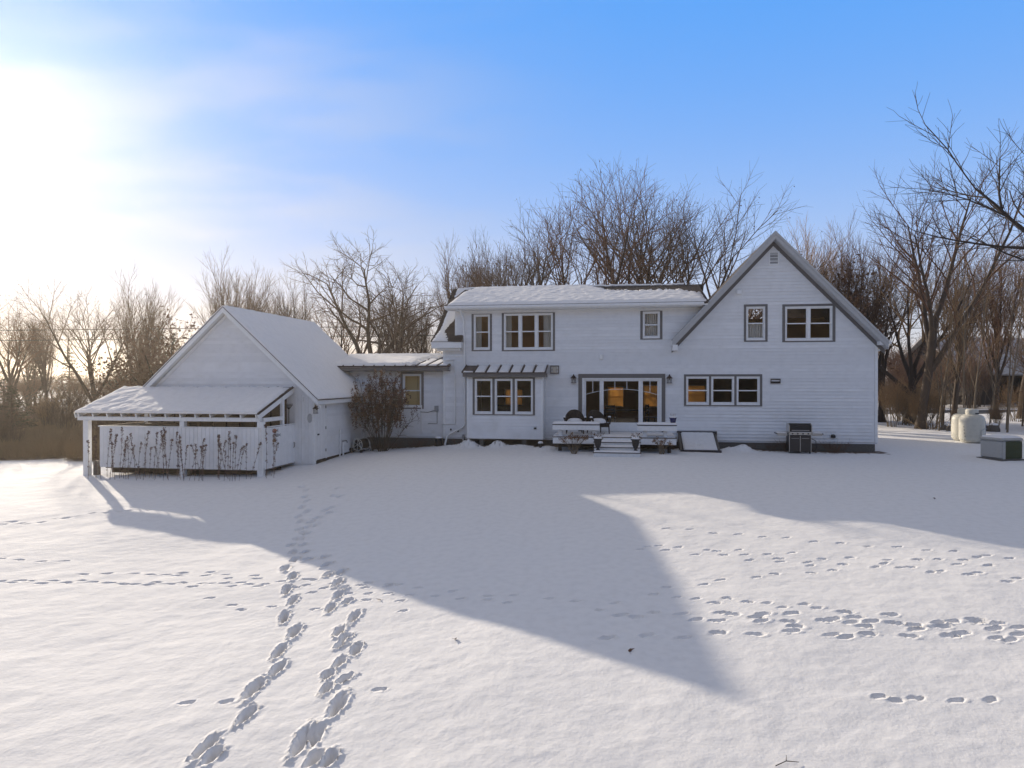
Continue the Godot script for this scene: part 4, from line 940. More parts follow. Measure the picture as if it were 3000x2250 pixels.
	pipe(H, "downspout", [Vector3(9.62, 3.95, -0.3), Vector3(9.60, 3.78, -0.35), Vector3(9.40, 3.66, -0.5), Vector3(9.38, 0.3, -0.5)], 0.04, M.white_trim)
	obj("ridge_vent", MB.new().box(6.35, 6.5, 7.45, 7.66, -1.4, -1.2), M.galvanised, H)
	obj("vent_pipe", MB.new().tube([Vector3(-7.15, 6.2, -4.6), Vector3(-7.15, 7.22, -4.6)], [0.06, 0.06], 10), M.galvanised, H)
	# louvred vent in the gable
	var V := group_part("gable_vent", H)
	var vf := MB.new(); frame_boxes(vf, 5.48, 5.87, 6.93, 7.46, 0.055, 0.055, 0.055, 0.055, 0.0, 0.05)
	obj("frame", vf, M.white_trim, V)
	obj("backing", MB.new().box(5.53, 5.82, 6.98, 7.41, 0.024, 0.026), M.dark_metal, V)
	for i in 9:
		obj("slat", MB.new().tbox(Transform3D(Basis(Vector3.RIGHT, 0.7), Vector3(5.675, 7.005 + i * 0.047, 0.036)), Vector3(0.276, 0.04, 0.006)), M.pale_grey, V)
	# fixtures on the wall
	lantern(H, Vector3(-1.84, 2.69, 0.15)); lantern(H, Vector3(1.83, 2.68, 0.15))
	var ex := group_part("exhaust_vent", H)
	var xb := MB.new(); frame_boxes(xb, -2.76, -2.42, 2.86, 3.19, 0.03, 0.03, 0.03, 0.03, 0.0, 0.10)
	obj("frame", xb, M.grey_trim, ex)
	obj("hood", MB.new().bbox(-2.66, -2.52, 2.90, 3.15, 0.026, 0.085), M.steel, ex)
	obj("backing", MB.new().box(-2.73, -2.45, 2.89, 3.16, 0.027, 0.03), M.steel, ex)
	obj("utility_box", MB.new().bbox(-0.85, -0.71, 3.42, 3.63, 0.0, 0.13, 0.015), M.white_trim, H)
	obj("utility_box", MB.new().bbox(4.23, 4.55, 5.75, 6.11, 0.0, 0.045, 0.012), M.white_trim, H)
	obj("dryer_vent", MB.new().bbox(4.30, 4.50, 5.85, 6.05, 0.046, 0.16, 0.03), M.white_trim, H)
	var ds := group_part("vent_slot", H)
	var sb := MB.new(); frame_boxes(sb, 5.56, 5.91, 2.49, 2.66, 0.02, 0.02, 0.02, 0.03, 0.0, 0.08)
	obj("frame", sb, M.bronze, ds); obj("backing", MB.new().box(5.58, 5.89, 2.51, 2.63, 0.026, 0.03), M.dark_metal, ds)
	obj("outlet_cover", MB.new().lathe([Vector2(0.0, -0.06), Vector2(0.08, -0.05), Vector2(0.09, 0.0), Vector2(0.06, 0.06), Vector2(0.0, 0.08)], 12, Vector3(7.78, 0.53, 0.09)), M.dark_metal, H)
	obj("hose_bib", MB.new().bbox(-3.34, -3.24, 0.72, 0.78, 0.62, 0.72), M.dark_metal, H)
	# pipes at the left corner
	for pp in [[[Vector3(-7.12, 3.42, 0.06), Vector3(-6.62, 3.42, 0.06), Vector3(-6.62, 0.85, 0.06), Vector3(-7.16, 0.85, 0.06)], 0.035]]:
		pipe(H, "conduit", pp[0], pp[1], M.white_trim)
	pipe(H, "downspout", [Vector3(-6.30, 5.43, 0.52), Vector3(-6.29, 5.30, 0.42), Vector3(-6.26, 5.05, 0.09), Vector3(-6.22, 3.2, 0.09), Vector3(-6.20, 0.85, 0.09), Vector3(-6.30, 0.72, 0.12), Vector3(-6.80, 0.46, 0.2), Vector3(-6.90, 0.38, 0.25), Vector3(-6.97, 0.02, 0.35)], 0.042, M.white_trim)
	pipe(H, "vent_pipe", [Vector3(-6.28, 0.25, 0.08), Vector3(-6.28, -0.2, 0.08)], 0.025, M.white_trim)
	obj("meter_box", MB.new().bbox(-6.33, -6.23, 0.24, 0.42, 0.02, 0.1), M.meter_grey, H)
	for q in [Vector3(-6.8, 0.62, 0.03), Vector3(-6.5, 0.56, 0.03)]:
		obj("pipe_cap", MB.new().lathe([Vector2(0.0, -0.04), Vector2(0.035, -0.035), Vector2(0.035, 0.035), Vector2(0.0, 0.04)], 8, q), M.dark_metal, H)

func make_breezeway() -> void:
	var H := hthing("breezeway", "low white clapboard link with dark metal roof between outbuilding and farmhouse", "building", -8.9, -0.2, -1.8)
	ofs = Vector3(-8.9, -0.2, -1.8)
	var T := Transform3D(Basis(), Vector3(0, 0, -0.2))
	wall_core(H, T, 0.25, 3.1, 0.12, func(_y): return -11.8, func(_y): return -7.13, [[-8.91, 1.5, -8.06, 2.92]], M.white_paint)
	clapboards(H, T, 0.34, 2.98, 0.125, func(_y): return -10.55, func(_y): return -7.16, [[-8.97, 1.45, -8.0, 3.0]], [M.white_paint, M.white_paint_b, M.white_paint_c])
	obj("foundation", MB.new().box(-10.7, -7.10, -0.8, 0.33, -0.42, -0.215), M.concrete, H)
	obj("back_wall", MB.new().box(-11.8, -7.13, 0.0, 3.1, -5.9, -5.78), M.white_paint, H)
	window(H, T, -8.98, -7.99, 1.44, 2.97, 1, {"side": 0.10, "top": 0.10, "bottom": 0.06})
	obj("cupboard", MB.new().bbox(-9.6, -8.36, 0.5, 2.9, -0.75, -0.52), M.room_cream, H)
	obj("cupboard", MB.new().bbox(-8.35, -7.4, 0.5, 2.9, -0.75, -0.52), M.room_cream, H)
	var mb := MB.new()
	var p := [Vector3(-11.7, 3.19, 0.42), Vector3(-6.76, 3.19, 0.42), Vector3(-6.76, 3.73, -3.0), Vector3(-12.45, 3.73, -3.0)]
	var d := Vector3(0, 0.05, 0)
	mb.hexa([p[0] - d, p[1] - d, Vector3(-7.1, 3.68, -3.0), p[3] - d, p[0], p[1], Vector3(-7.1, 3.73, -3.0), p[3]])
	mb.hexa([Vector3(-12.45, 3.67, -3.001), Vector3(-7.1, 3.67, -3.001), Vector3(-7.1, 3.1, -6.2), Vector3(-12.0, 3.1, -6.2), Vector3(-12.45, 3.73, -3.001), Vector3(-7.1, 3.73, -3.001), Vector3(-7.1, 3.16, -6.2), Vector3(-12.0, 3.16, -6.2)])
	obj("metal_roof", mb, M.metal_roof, H)
	obj("fascia", MB.new().bbox(-11.55, -6.80, 2.99, 3.135, 0.33, 0.40), M.grey_trim, H)
	obj("soffit", MB.new().box(-11.5, -6.82, 2.985, 3.02, -0.17, 0.329), M.grey_trim, H)
	for i in 11:
		var x := -11.25 + i * 0.44
		obj("standing_seam", slab(Vector3(x, 3.225, 0.425), Vector3(0.024, 0, 0), Vector3(0, 0.54, -3.42), 0.03), M.metal_roof, H)
	snow_sheet(H, Vector3(-12.3, 3.192, 0.41), Vector3(5.5, 0, 0), Vector3(0, 0.54, -3.41), 90, 50, 0.10, func(s: float, t: float) -> float:
		var nz := fine.get_noise_2d(s * 22.0, t * 9.0)
		var u := -12.3 + 5.5 * s
		var right := (-8.25 + 0.55 * smoothstep(0.5, 1.0, t) + 0.5 * nz - u) * 4.0 if t > 0.12 else (-8.55 + 0.4 * nz - u) * 6.0
		var left := (u + 11.75 + 0.7 * t) * 6.0
		return minf(minf(left, right), (t - 0.02) * 20.0))
	for q in [[-8.1, 0.36, 0.02, 0.75], [-7.66, 0.38, 0.02, 0.6], [-7.22, 0.34, 0.03, 0.22]]:
		snow_sheet(H, Vector3(q[0], 3.195 + 0.54 * q[2], 0.41 - 3.41 * q[2]), Vector3(q[1], 0, 0), Vector3(0, 0.54, -3.41) * (q[3] - q[2]), 10, 20, 0.035, func(s: float, t: float) -> float:
			return minf(minf(s, 1.0 - s) * 6.0, minf(t * 9.0, (1.0 - t - 0.3 * s) * 5.0)), "snow_patch")
	obj("meter_box", MB.new().bbox(-7.52, -7.37, 1.34, 1.57, -0.2, -0.08, 0.012), M.meter_grey, H)
	pipe(H, "conduit", [Vector3(-7.42, 1.34, -0.14), Vector3(-7.42, 0.85, -0.14), Vector3(-7.8, 0.85, -0.14)], 0.015, M.meter_grey)
	pipe(H, "conduit", [Vector3(-7.52, 1.38, -0.14), Vector3(-7.8, 1.30, -0.10), Vector3(-8.1, 1.32, -0.05)], 0.012, M.dark_metal)
	pipe(H, "conduit", [Vector3(-8.08, 1.6, -0.15), Vector3(-8.08, 0.5, -0.15), Vector3(-8.0, 0.45, -0.12)], 0.018, M.white_trim)

const SC := -13.79   # middle of the outbuilding
func make_outbuilding() -> void:
	var H := hthing("outbuilding", "white outbuilding with steep snowy roof and fenced lean-to porch in front", "shed", SC, -0.5, 1.5)
	ofs = Vector3(SC, -0.5, 1.5)
	var fw := 4.65
	var T := Transform3D(Basis(), Vector3(0, 0, fw))
	var ey := 1.94
	var hw := 3.52
	var ay := 5.18
	var pitch := (ay - ey) / hw
	var L := func(y): return maxf(-17.05, SC - (ay - 0.2 - y) / pitch)
	var R := func(y): return minf(-10.54, SC + (ay - 0.2 - y) / pitch)
	wall_core(H, T, -0.35, 4.95, 0.12, L, R, [], M.white_paint_b, [2.1, 1.9])
	clapboards(H, T, 2.38, 4.95, 0.11, L, R, [], [M.white_paint, M.white_paint_b, M.white_paint_c])
	# right side wall
	var S := Transform3D(Basis(Vector3.UP, PI / 2), Vector3(-10.54, 0, fw))   # along runs back from the front corner
	wall_core(H, S, -0.45, 2.05, 0.12, func(_y): return 0.0, func(_y): return 7.0, [], M.white_paint)
	clapboards(H, S, -0.16, 1.95, 0.105, func(_y): return 1.02, func(_y): return 4.84, [], [M.white_paint, M.white_paint_b, M.white_paint_c])
	obj("corner_board", MB.new().bbox(-10.60, -10.505, -0.45, 2.0, 4.55, 4.69), M.white_trim, H)
	obj("sill_board", MB.new().box(-10.55, -10.515, -0.5, -0.19, -0.18, 4.6), M.dark_wood, H)
	obj("back_wall", MB.new().prism([Vector2(-17.05, -0.6), Vector2(-10.54, -0.6), Vector2(-10.54, 1.9), Vector2(SC, 4.9), Vector2(-17.05, 1.9)], -2.4, -2.3), M.white_paint, H)
	obj("left_wall", MB.new().box(-17.05, -16.93, -0.6, 1.9, -2.29, fw - 0.121), M.white_paint, H)
	# vertical boards right of the porch and the boarded door round the corner
	for i in 5: obj("wall_board", MB.new().bbox(-11.25 + i * 0.13, -11.125 + i * 0.13, -0.30, 2.1, fw + 0.001, fw + 0.022, 0.004), M.white_paint if i % 2 else M.white_paint_c, H)
	var D := group_part("door", H)
	for i in 6: obj("door_board", MB.new().bbox(-10.539, -10.515, -0.18, 1.80, 4.52 - (i + 1) * 0.13, 4.515 - i * 0.13, 0.004), M.white_paint if i % 2 else M.white_paint_b, D)
	var df := MB.new(); df.box(-10.539, -10.50, -0.2, 1.86, 4.521, 4.55); df.box(-10.539, -10.50, -0.2, 1.86, 3.66, 3.735); df.box(-10.539, -10.50, 1.801, 1.87, 3.736, 4.52)
	obj("casing", df, M.white_trim, D)
	for y in [0.05, 0.85, 1.6]: obj("hinge", MB.new().box(-10.514, -10.495, y, y + 0.1, 3.72, 3.75), M.dark_metal, D)
	obj("latch", MB.new().box(-10.514, -10.48, 0.68, 0.73, 4.33, 4.43), M.dark_metal, D)
	# roof
	var fe := 4.95
	var be := -2.55
	var a := Vector2(SC, ay)
	for s in [-1, 1]:
		var e := Vector2(SC + s * hw, ey)
		var q := [e, a, a - Vector2(0, 0.16), e - Vector2(0, 0.16)] if s > 0 else [a, e, e - Vector2(0, 0.16), a - Vector2(0, 0.16)]
		obj("roof_slab", MB.new().prism(q, be, fe - 0.03), M.white_trim, H)
		var mt := [e + Vector2(s * 0.03, 0.0), a + Vector2(0, 0.02), a + Vector2(0, 0.0), e + Vector2(s * 0.03, -0.022)]
		obj("metal_roof", MB.new().prism(mt, be - 0.02, fe + 0.01), M.metal_roof, H)
		var rkb := [e - Vector2(0, 0.01), a - Vector2(0, 0.01), a - Vector2(0, 0.19), e - Vector2(0, 0.19)]
		if s < 0: rkb.reverse()
		obj("rake_board", MB.new().prism(rkb, fe - 0.029, fe), M.white_trim, H)
		var sof := [e - Vector2(0, 0.20), a - Vector2(0, 0.20), a - Vector2(0, 0.33), e - Vector2(0, 0.33)]
		if s < 0: sof.reverse()
		obj("rake_frieze", MB.new().prism(sof, fw + 0.025, fw + 0.05), M.white_trim, H)
		var e2 := Vector3(SC - (SC + s * hw), ay - ey, 0)
		snow_sheet(H, Vector3(SC + s * (hw + 0.02), ey + 0.012, be), Vector3(0, 0, fe - be), e2, 60, 44, 0.075, func(ss: float, t: float) -> float:
			var nz := fine.get_noise_2d(ss * 20.0, t * 14.0 + s)
			return minf(minf((ss - 0.01 + 0.02 * nz) * 40.0, (1.0 - ss) * 60.0 + 0.15), minf(t * 40.0 + 0.25, 1.0)), "snow_cover", 0.3)
	obj("gutter_board", MB.new().box(SC + hw - 0.05, SC + hw - 0.01, ey - 0.17, ey - 0.02, be, fe - 0.05), M.white_trim, H)
	# ---- porch
	var pu0 := -17.83
	var pu1 := -11.27
	var py1 := 2.38
	var py0 := 1.545
	var pw0 := 7.08
	var pe := Vector3(0, py1 - py0, fw - pw0)
	obj("metal_roof", slab(Vector3(pu0, py0, pw0), Vector3(pu1 - pu0, 0, 0), pe, 0.025), M.metal_roof, H)
	for i in 13:
		obj("standing_seam", slab(Vector3(pu0 + 0.03 + i * 0.54, py0 + 0.032, pw0 + 0.003), Vector3(0.024, 0, 0), pe, 0.03), M.metal_roof, H)
	snow_sheet(H, Vector3(pu0 + 0.06, py0 + 0.002, pw0 + 0.01), Vector3(pu1 - pu0 - 0.12, 0, 0), pe, 130, 30, 0.085, func(s: float, t: float) -> float:
		var k := fposmod((s * (pu1 - pu0 - 0.12) - 0.0) / 0.54, 1.0)
		var nz := fine.get_noise_2d(s * 60.0, t * 8.0)
		var top := (0.965 + 0.03 * nz - 0.05 * smoothstep(0.25, 0.0, absf(k - 0.5)) - t) * 22.0
		var seam := 0.55 + 2.0 * minf(k, 1.0 - k) if t < 0.06 else 1.0
		return minf(minf(top, seam), minf((1.0 - s - 0.012 * t + 0.006 * nz) * 50.0, s * 60.0 + 0.2)), "snow_cover", 0.25)
	for i in 13:
		var u := -17.72 + i * 0.525
		obj("rafter", slab(Vector3(u, py0 - 0.028, pw0 - 0.03), Vector3(0.045, 0, 0), pe * 0.99, 0.14), M.white_trim, H)
	obj("barge_board", slab(Vector3(pu0 + 0.005, py0 - 0.0275, pw0 - 0.01), Vector3(0.03, 0, 0), pe * 0.99, 0.16), M.white_trim, H)
	obj("barge_board", slab(Vector3(pu1 - 0.06, py0 - 0.0275, pw0 - 0.01), Vector3(0.04, 0, 0), pe * 0.99, 0.17), M.white_trim, H)
	obj("beam", MB.new().bbox(-17.80, -11.30, 1.285, 1.415, 6.83, 6.96), M.white_trim, H)
	for p in [[-17.48, -0.85, 0.19], [-14.0, 0.9, 0.16], [-11.29, 0.9, 0.2]]:
		obj("porch_post", MB.new().bbox(p[0] - p[2] * 0.5, p[0] + p[2] * 0.5, p[1] if p[1] < 0 else -0.75, 1.284, 6.80, 6.98, 0.01), M.white_trim, H)
	obj("post_base", MB.new().bbox(-17.36, -17.20, -0.75, -0.08, 6.62, 6.79, 0.012), M.weathered_wood, H)
	obj("post_footing", MB.new().bbox(-14.12, -13.88, -0.9, -0.2, 6.6, 6.78), M.concrete, H)
	# frame at the right end of the porch
	obj("rail", MB.new().bbox(-11.34, -11.24, 1.27, 1.40, 5.55, 6.79), M.white_trim, H)
	obj("porch_post", MB.new().bbox(-11.35, -11.24, 1.06, 2.03, 5.42, 5.54), M.white_trim, H)
	# boards of the back wall under the porch
	var n := 0
	var u := -16.9
	while u < -11.9:
		var w := 0.42 + 0.14 * rng.randf()
		obj("wall_panel", MB.new().bbox(u, minf(u + w, -11.38), 0.2, 2.30, fw + 0.001, fw + 0.018, 0.004), M.tan_board, H)
		if u + w < -11.45: obj("batten", MB.new().box(u + w - 0.001, u + w + 0.045, 0.2, 2.25, fw + 0.001, fw + 0.045), M.brown_board if n % 3 == 0 else M.dark_wood, H)
		u += w + 0.044
		n += 1
	# floor and fence of the porch
	obj("porch_floor", MB.new().box(-16.9, -11.3, -0.30, -0.22, fw + 0.05, 6.78), M.weathered_wood, H)
	obj("joist", MB.new().box(-16.85, -11.32, -0.48, -0.301, 6.5, 6.55), M.dark_wood, H)
	obj("joist", MB.new().box(-16.85, -11.32, -0.48, -0.301, 5.5, 5.55), M.dark_wood, H)
	var bw := 0.14
	for i in 40:
		var x := -16.92 + i * bw
		obj("fence_board", MB.new().bbox(x, x + bw - 0.006, -0.24 - 0.01 * rng.randf(), 1.08, 6.985, 7.007, 0.004), M.white_paint if i % 3 else M.white_paint_c, H)
	for i in 17:
		var z := 6.98 - i * bw
		obj("fence_board", MB.new().bbox(-11.255, -11.233, -0.24 - 0.01 * rng.randf(), 1.07, z - bw + 0.006, z, 0.004), M.white_paint if i % 3 else M.white_paint_b, H)
		if i < 16: obj("fence_board", MB.new().bbox(-16.95, -16.925, -0.24, 1.08, z - bw + 0.006, z, 0.004), M.white_paint, H)
	obj("fence_cap", MB.new().bbox(-16.98, -11.22, 1.085, 1.115, 6.93, 7.03, 0.006), M.white_trim, H)
	obj("fence_cap", MB.new().bbox(-11.29, -11.21, 1.085, 1.115, 4.68, 6.925, 0.006), M.white_trim, H)
	obj("fence_cap", MB.new().bbox(-16.98, -16.90, 1.085, 1.115, 4.68, 6.925, 0.006), M.tan_board, H)
	obj("gate_handle", MB.new().tube([Vector3(-11.23, 0.45, 4.78), Vector3(-11.19, 0.44, 4.78), Vector3(-11.19, 0.30, 4.80), Vector3(-11.23, 0.28, 4.80)], [0.012, 0.012, 0.012, 0.012], 5), M.dark_metal, H)
	obj("bench_top", MB.new().bbox(-16.3, -14.6, 0.95, 1.12, 5.2, 5.7), M.weathered_wood, H)
	lantern(H, Vector3(-10.42, 1.62, 4.78), 0.30)
	obj("oval_plaque", MB.new().lathe([Vector2(0.0, -0.01), Vector2(0.16, -0.01), Vector2(0.16, 0.006), Vector2(0.13, 0.006), Vector2(0.12, 0.0), Vector2(0.03, 0.0), Vector2(0.03, 0.008), Vector2(0.0, 0.008)].map(func(p): return p), 20, Vector3.ZERO), M.pale_grey, H)
	var op: MeshInstance3D = H.get_child(H.get_child_count() - 1)
	op.transform = Transform3D(Basis(Vector3.RIGHT, PI / 2).scaled(Vector3(0.55, 1.0, 1.0)), Vector3(-10.68, 1.29, fw + 0.035) - ofs)
	op.mesh = MB.new().lathe([Vector2(0.0, -0.01), Vector2(0.16, -0.01), Vector2(0.16, 0.006), Vector2(0.13, 0.006), Vector2(0.12, 0.0), Vector2(0.03, 0.0), Vector2(0.03, 0.008), Vector2(0.0, 0.008)], 20).mesh()
	obj("wall_plate", MB.new().bbox(-10.98, -10.90, 1.86, 2.02, fw + 0.02, fw + 0.05), M.white_trim, H)
	pipe(H, "vent_pipe", [Vector3(-10.47, -0.4, 2.55), Vector3(-10.47, 0.75, 2.55)], 0.028, M.white_trim)
	pipe(H, "stand_pipe", [Vector3(-10.42, -0.4, 2.35), Vector3(-10.42, 0.28, 2.35)], 0.035, M.white_trim)
	obj("tap", MB.new().tube([Vector3(-10.46, 0.30, 2.35), Vector3(-10.28, 0.32, 2.35), Vector3(-10.26, 0.24, 2.35)], [0.02, 0.018, 0.016], 6), M.dark_metal, H)

func fish(label: String, y: float, w: float, m: Material, len := 0.42) -> void:
	var F := hthing("fish_plaque", label, "wall ornament", -11.225, y, w, PI / 2, "wooden fish on the fence")
	var body := MB.new()
	var k := 16
	for s in 2:
		for i in k:
			var a := TAU * i / k
			var b := TAU * (i + 1) / k
			var z := 0.02 if s == 0 else 0.0
			var pa := Vector3(cos(a) * len * 0.36 - len * 0.1, sin(a) * len * 0.16 * (1.0 - 0.25 * cos(a)), z * 0.3)
			var pb := Vector3(cos(b) * len * 0.36 - len * 0.1, sin(b) * len * 0.16 * (1.0 - 0.25 * cos(b)), z * 0.3)
			body.tri(Vector3(-len * 0.1, 0, z), pa, pb)
	obj("body", body, m, F)
	obj("tail", MB.new().prism([Vector2(len * 0.24, -0.012), Vector2(len * 0.45, -len * 0.14), Vector2(len * 0.40, 0.0), Vector2(len * 0.45, len * 0.14), Vector2(len * 0.24, 0.012)], 0.0, 0.012), M.fish_grey, F)
	obj("eye", MB.new().tbox(Transform3D(Basis(), Vector3(-len * 0.33, len * 0.04, 0.012)), Vector3(0.014, 0.014, 0.012)), M.white_trim, F)

func make_deck() -> void:
	var H := hthing("deck", "small white deck with benches and steps, powdered with snow, below patio door", "deck", -0.25, 0.0, 1.2)
	ofs = Vector3(-0.25, 0.0, 1.2)
	for i in 17:
		var w := 0.06 + i * 0.14
		obj("deck_board", MB.new().bbox(-2.45, 1.95, 0.552, 0.58, w, w + 0.134, 0.004), M.composite if i % 2 else M.weathered_wood, H)
	obj("rim_board", MB.new().bbox(-2.43, 1.93, 0.33, 0.55, 2.38, 2.42, 0.006), M.white_trim, H)
	obj("rim_board", MB.new().bbox(-2.43, -2.39, 0.33, 0.55, 0.05, 2.379, 0.006), M.white_trim, H)
	obj("rim_board", MB.new().bbox(1.89, 1.93, 0.33, 0.55, 0.05, 2.379, 0.006), M.white_trim, H)
	for x in [-1.6, -0.8, 0.0, 0.8, 1.5]: obj("joist", MB.new().box(x, x + 0.04, 0.34, 0.549, 0.1, 2.37), M.dark_wood, H)
	for x in [-2.2, -0.3, 1.7]: obj("post", MB.new().bbox(x - 0.06, x + 0.06, -0.3, 0.33, 2.0, 2.12), M.dark_wood, H)
	snow_sheet(H, Vector3(-2.42, 0.578, 2.38), Vector3(4.33, 0, 0), Vector3(0, 0, -2.3), 80, 40, 0.045, func(s: float, t: float) -> float:
		var nz := fine.get_noise_2d(s * 18.0, t * 14.0)
		return minf((t - 0.03 + 0.02 * nz) * 20.0, minf((1.05 - t) * 6.0, 0.75 + 0.8 * nz)))
	# steps
	for i in 3:
		var y := 0.44 - i * 0.145
		var w := 2.421 + i * 0.36
		var g := group_part("step", H)
		obj("tread", MB.new().bbox(-0.95, 0.69, y - 0.028, y, w, w + 0.40, 0.005), M.composite, g)
		obj("riser", MB.new().box(-0.92, 0.66, y - 0.17, y - 0.029, w + 0.34, w + 0.365), M.white_trim, g)
		obj("side", MB.new().box(-0.92, -0.89, y - 0.28, y - 0.029, w, w + 0.339), M.white_trim, g)
		obj("side", MB.new().box(0.63, 0.66, y - 0.28, y - 0.029, w, w + 0.339), M.white_trim, g)
		snow_sheet(g, Vector3(-0.93, y - 0.002, w + 0.385), Vector3(1.60, 0, 0), Vector3(0, 0, -0.38), 40, 10, 0.05, func(s: float, t: float) -> float:
			var nz := fine.get_noise_2d(s * 16.0, i * 3.0)
			return minf((t - 0.06 + 0.04 * nz) * 9.0, minf(s, 1.0 - s) * 30.0), "snow_cap")
	# riser under the deck edge
	obj("riser", MB.new().box(-0.92, 0.66, 0.40, 0.55, 2.4205, 2.435), M.white_trim, H)
	# benches
	for b in [[-2.44, -0.76], [0.58, 1.94]]:
		var g := group_part("bench", H)
		obj("seat", MB.new().bbox(b[0] - 0.01, b[1] + 0.01, 1.00, 1.035, 1.93, 2.43, 0.006), M.composite, g)
		obj("apron", MB.new().bbox(b[0], b[1], 0.82, 0.999, 2.38, 2.415, 0.006), M.white_trim, g)
		obj("apron", MB.new().bbox(b[0], b[1], 0.82, 0.999, 1.95, 1.98, 0.006), M.white_trim, g)
		for x in [b[0] + 0.2, b[1] - 0.45 if b[0] > 0 else b[1] - 0.25]: obj("leg", MB.new().bbox(x, x + 0.14, 0.581, 0.999, 2.1, 2.25, 0.006), M.white_trim, g)
		snow_sheet(g, Vector3(b[0], 1.034, 2.425), Vector3(b[1] - b[0], 0, 0), Vector3(0, 0, -0.48), 40, 14, 0.075, func(s: float, t: float) -> float:
			return minf(minf(s, 1.0 - s) * 30.0 + 0.1, minf(t * 8.0 + 0.25, (1.0 - t) * 8.0 + 0.2)), "snow_cap")

func chair(label: String, u: float, w: float, turn: float) -> void:
	var H := hthing("wicker_chair", label, "chair", u, 0.60, w, turn, "wicker chairs on the deck")
	var back := MB.new()
	var k := 22
	# barrel back: from arm to arm, rising to a rounded top
	for s in 2:
		for i in k:
			for j in 5:
				var P := func(ii: int, jj: int) -> Vector3:
					var f := ii / float(k)
					var a := PI * (0.02 + 0.96 * f)
					var top := 0.36 + 0.52 * pow(sin(a), 0.75)
					var h := lerpf(0.36, top, jj / 5.0)
					var r := 0.34 + 0.05 * (h - 0.36) - (0.025 if s == 1 else 0.0)
					return Vector3(cos(a) * r * 1.05, h, -sin(a) * r * 0.95)
				var a0: Vector3 = P.call(i, j)
				var a1: Vector3 = P.call(i + 1, j)
				var a2: Vector3 = P.call(i + 1, j + 1)
				var a3: Vector3 = P.call(i, j + 1)
				if s == 0: back.quad(a0, a1, a2, a3)
				else: back.quad(a3, a2, a1, a0)
	obj("backrest", back, M.wicker, H)
	var rim := []
	var rr := []
	for i in k + 1:
		var a := PI * (0.02 + 0.96 * i / float(k))
		var top := 0.36 + 0.52 * pow(sin(a), 0.75)
		var r := 0.335 + 0.05 * (top - 0.36)
		rim.append(Vector3(cos(a) * r * 1.05, top, -sin(a) * r * 0.95)); rr.append(0.022)
	obj("rim", MB.new().tube(rim, rr, 7), M.wicker, H)
	for s in [-1, 1]:
		obj("arm", MB.new().tube([Vector3(s * 0.35, 0.40, 0.0), Vector3(s * 0.37, 0.58, 0.05), Vector3(s * 0.39, 0.60, 0.20), Vector3(s * 0.37, 0.55, 0.27), Vector3(s * 0.34, 0.36, 0.27)], [0.03, 0.038, 0.042, 0.038, 0.028], 7), M.wicker, H)
		obj("leg", MB.new().tube([Vector3(s * 0.31, 0.36, 0.26), Vector3(s * 0.32, 0.0, 0.28)], [0.024, 0.02], 7), M.wicker, H)
		obj("leg", MB.new().tube([Vector3(s * 0.26, 0.36, -0.26), Vector3(s * 0.29, 0.0, -0.32)], [0.024, 0.02], 7), M.wicker, H)
		obj("snow_cap", MB.new().lathe([Vector2(0.055, 0.0), Vector2(0.05, 0.025), Vector2(0.03, 0.042), Vector2(0.0, 0.048)], 10, Vector3(s * 0.39, 0.625, 0.17), Vector3(0.9, 1, 1.6)), M.snow, H)
	obj("seat", MB.new().bbox(-0.33, 0.33, 0.34, 0.42, -0.28, 0.30, 0.03), M.wicker, H)
	obj("skirt", MB.new().bbox(-0.32, 0.32, 0.26, 0.339, 0.22, 0.28, 0.02), M.wicker, H)
	obj("snow_cap", MB.new().lathe([Vector2(0.30, 0.0), Vector2(0.29, 0.07), Vector2(0.24, 0.13), Vector2(0.15, 0.165), Vector2(0.0, 0.175)], 18, Vector3(0, 0.415, 0.02), Vector3(1.0, 1.0, 0.92)), M.snow, H)

func urn(label: String, u: float, w: float) -> void:
	var H := hthing("urn_planter", label, "planter", u, 0.152, w, 0.3, "urn planters on the steps")
	obj("urn", MB.new().lathe([Vector2(0.0, 0.0), Vector2(0.10, 0.0), Vector2(0.10, 0.03), Vector2(0.06, 0.06), Vector2(0.045, 0.11), Vector2(0.07, 0.15), Vector2(0.105, 0.22), Vector2(0.12, 0.32), Vector2(0.135, 0.40), Vector2(0.165, 0.43), Vector2(0.165, 0.45), Vector2(0.13, 0.45), Vector2(0.12, 0.41), Vector2(0.0, 0.41)], 20), M.urn, H)
	obj("base", MB.new().bbox(-0.115, 0.115, 0.0, 0.03, -0.115, 0.115), M.urn, H)
	obj("snow_cap", MB.new().lathe([Vector2(0.15, 0.42), Vector2(0.145, 0.47), Vector2(0.10, 0.52), Vector2(0.0, 0.54)], 14), M.snow, H)
	var p := MB.new()
	var l := MB.new()
	for i in 16:
		var a := rng.randf() * TAU
		var r := rng.randf_range(0.12, 0.22)
		var e := Vector3(cos(a) * r, rng.randf_range(0.42, 0.66), sin(a) * r)
		p.tube([Vector3(cos(a) * 0.06, 0.45, sin(a) * 0.06), e.lerp(Vector3(0, 0.5, 0), 0.3) + Vector3(0, 0.05, 0), e], [0.004, 0.003, 0.002], 3, false)
		for j in 4:
			l.leaf(e + Vector3(rng.randf_range(-0.04, 0.04), rng.randf_range(-0.05, 0.03), rng.randf_range(-0.04, 0.04)), Vector3(rng.randf() - 0.5, rng.randf() - 0.5, rng.randf() - 0.5) * 0.06, Vector3(rng.randf() - 0.5, rng.randf() - 0.5, rng.randf() - 0.5) * 0.04)
	obj("stems", p, M.dead_leaf, H); obj("dead_leaves", l, M.dead_leaf, H)

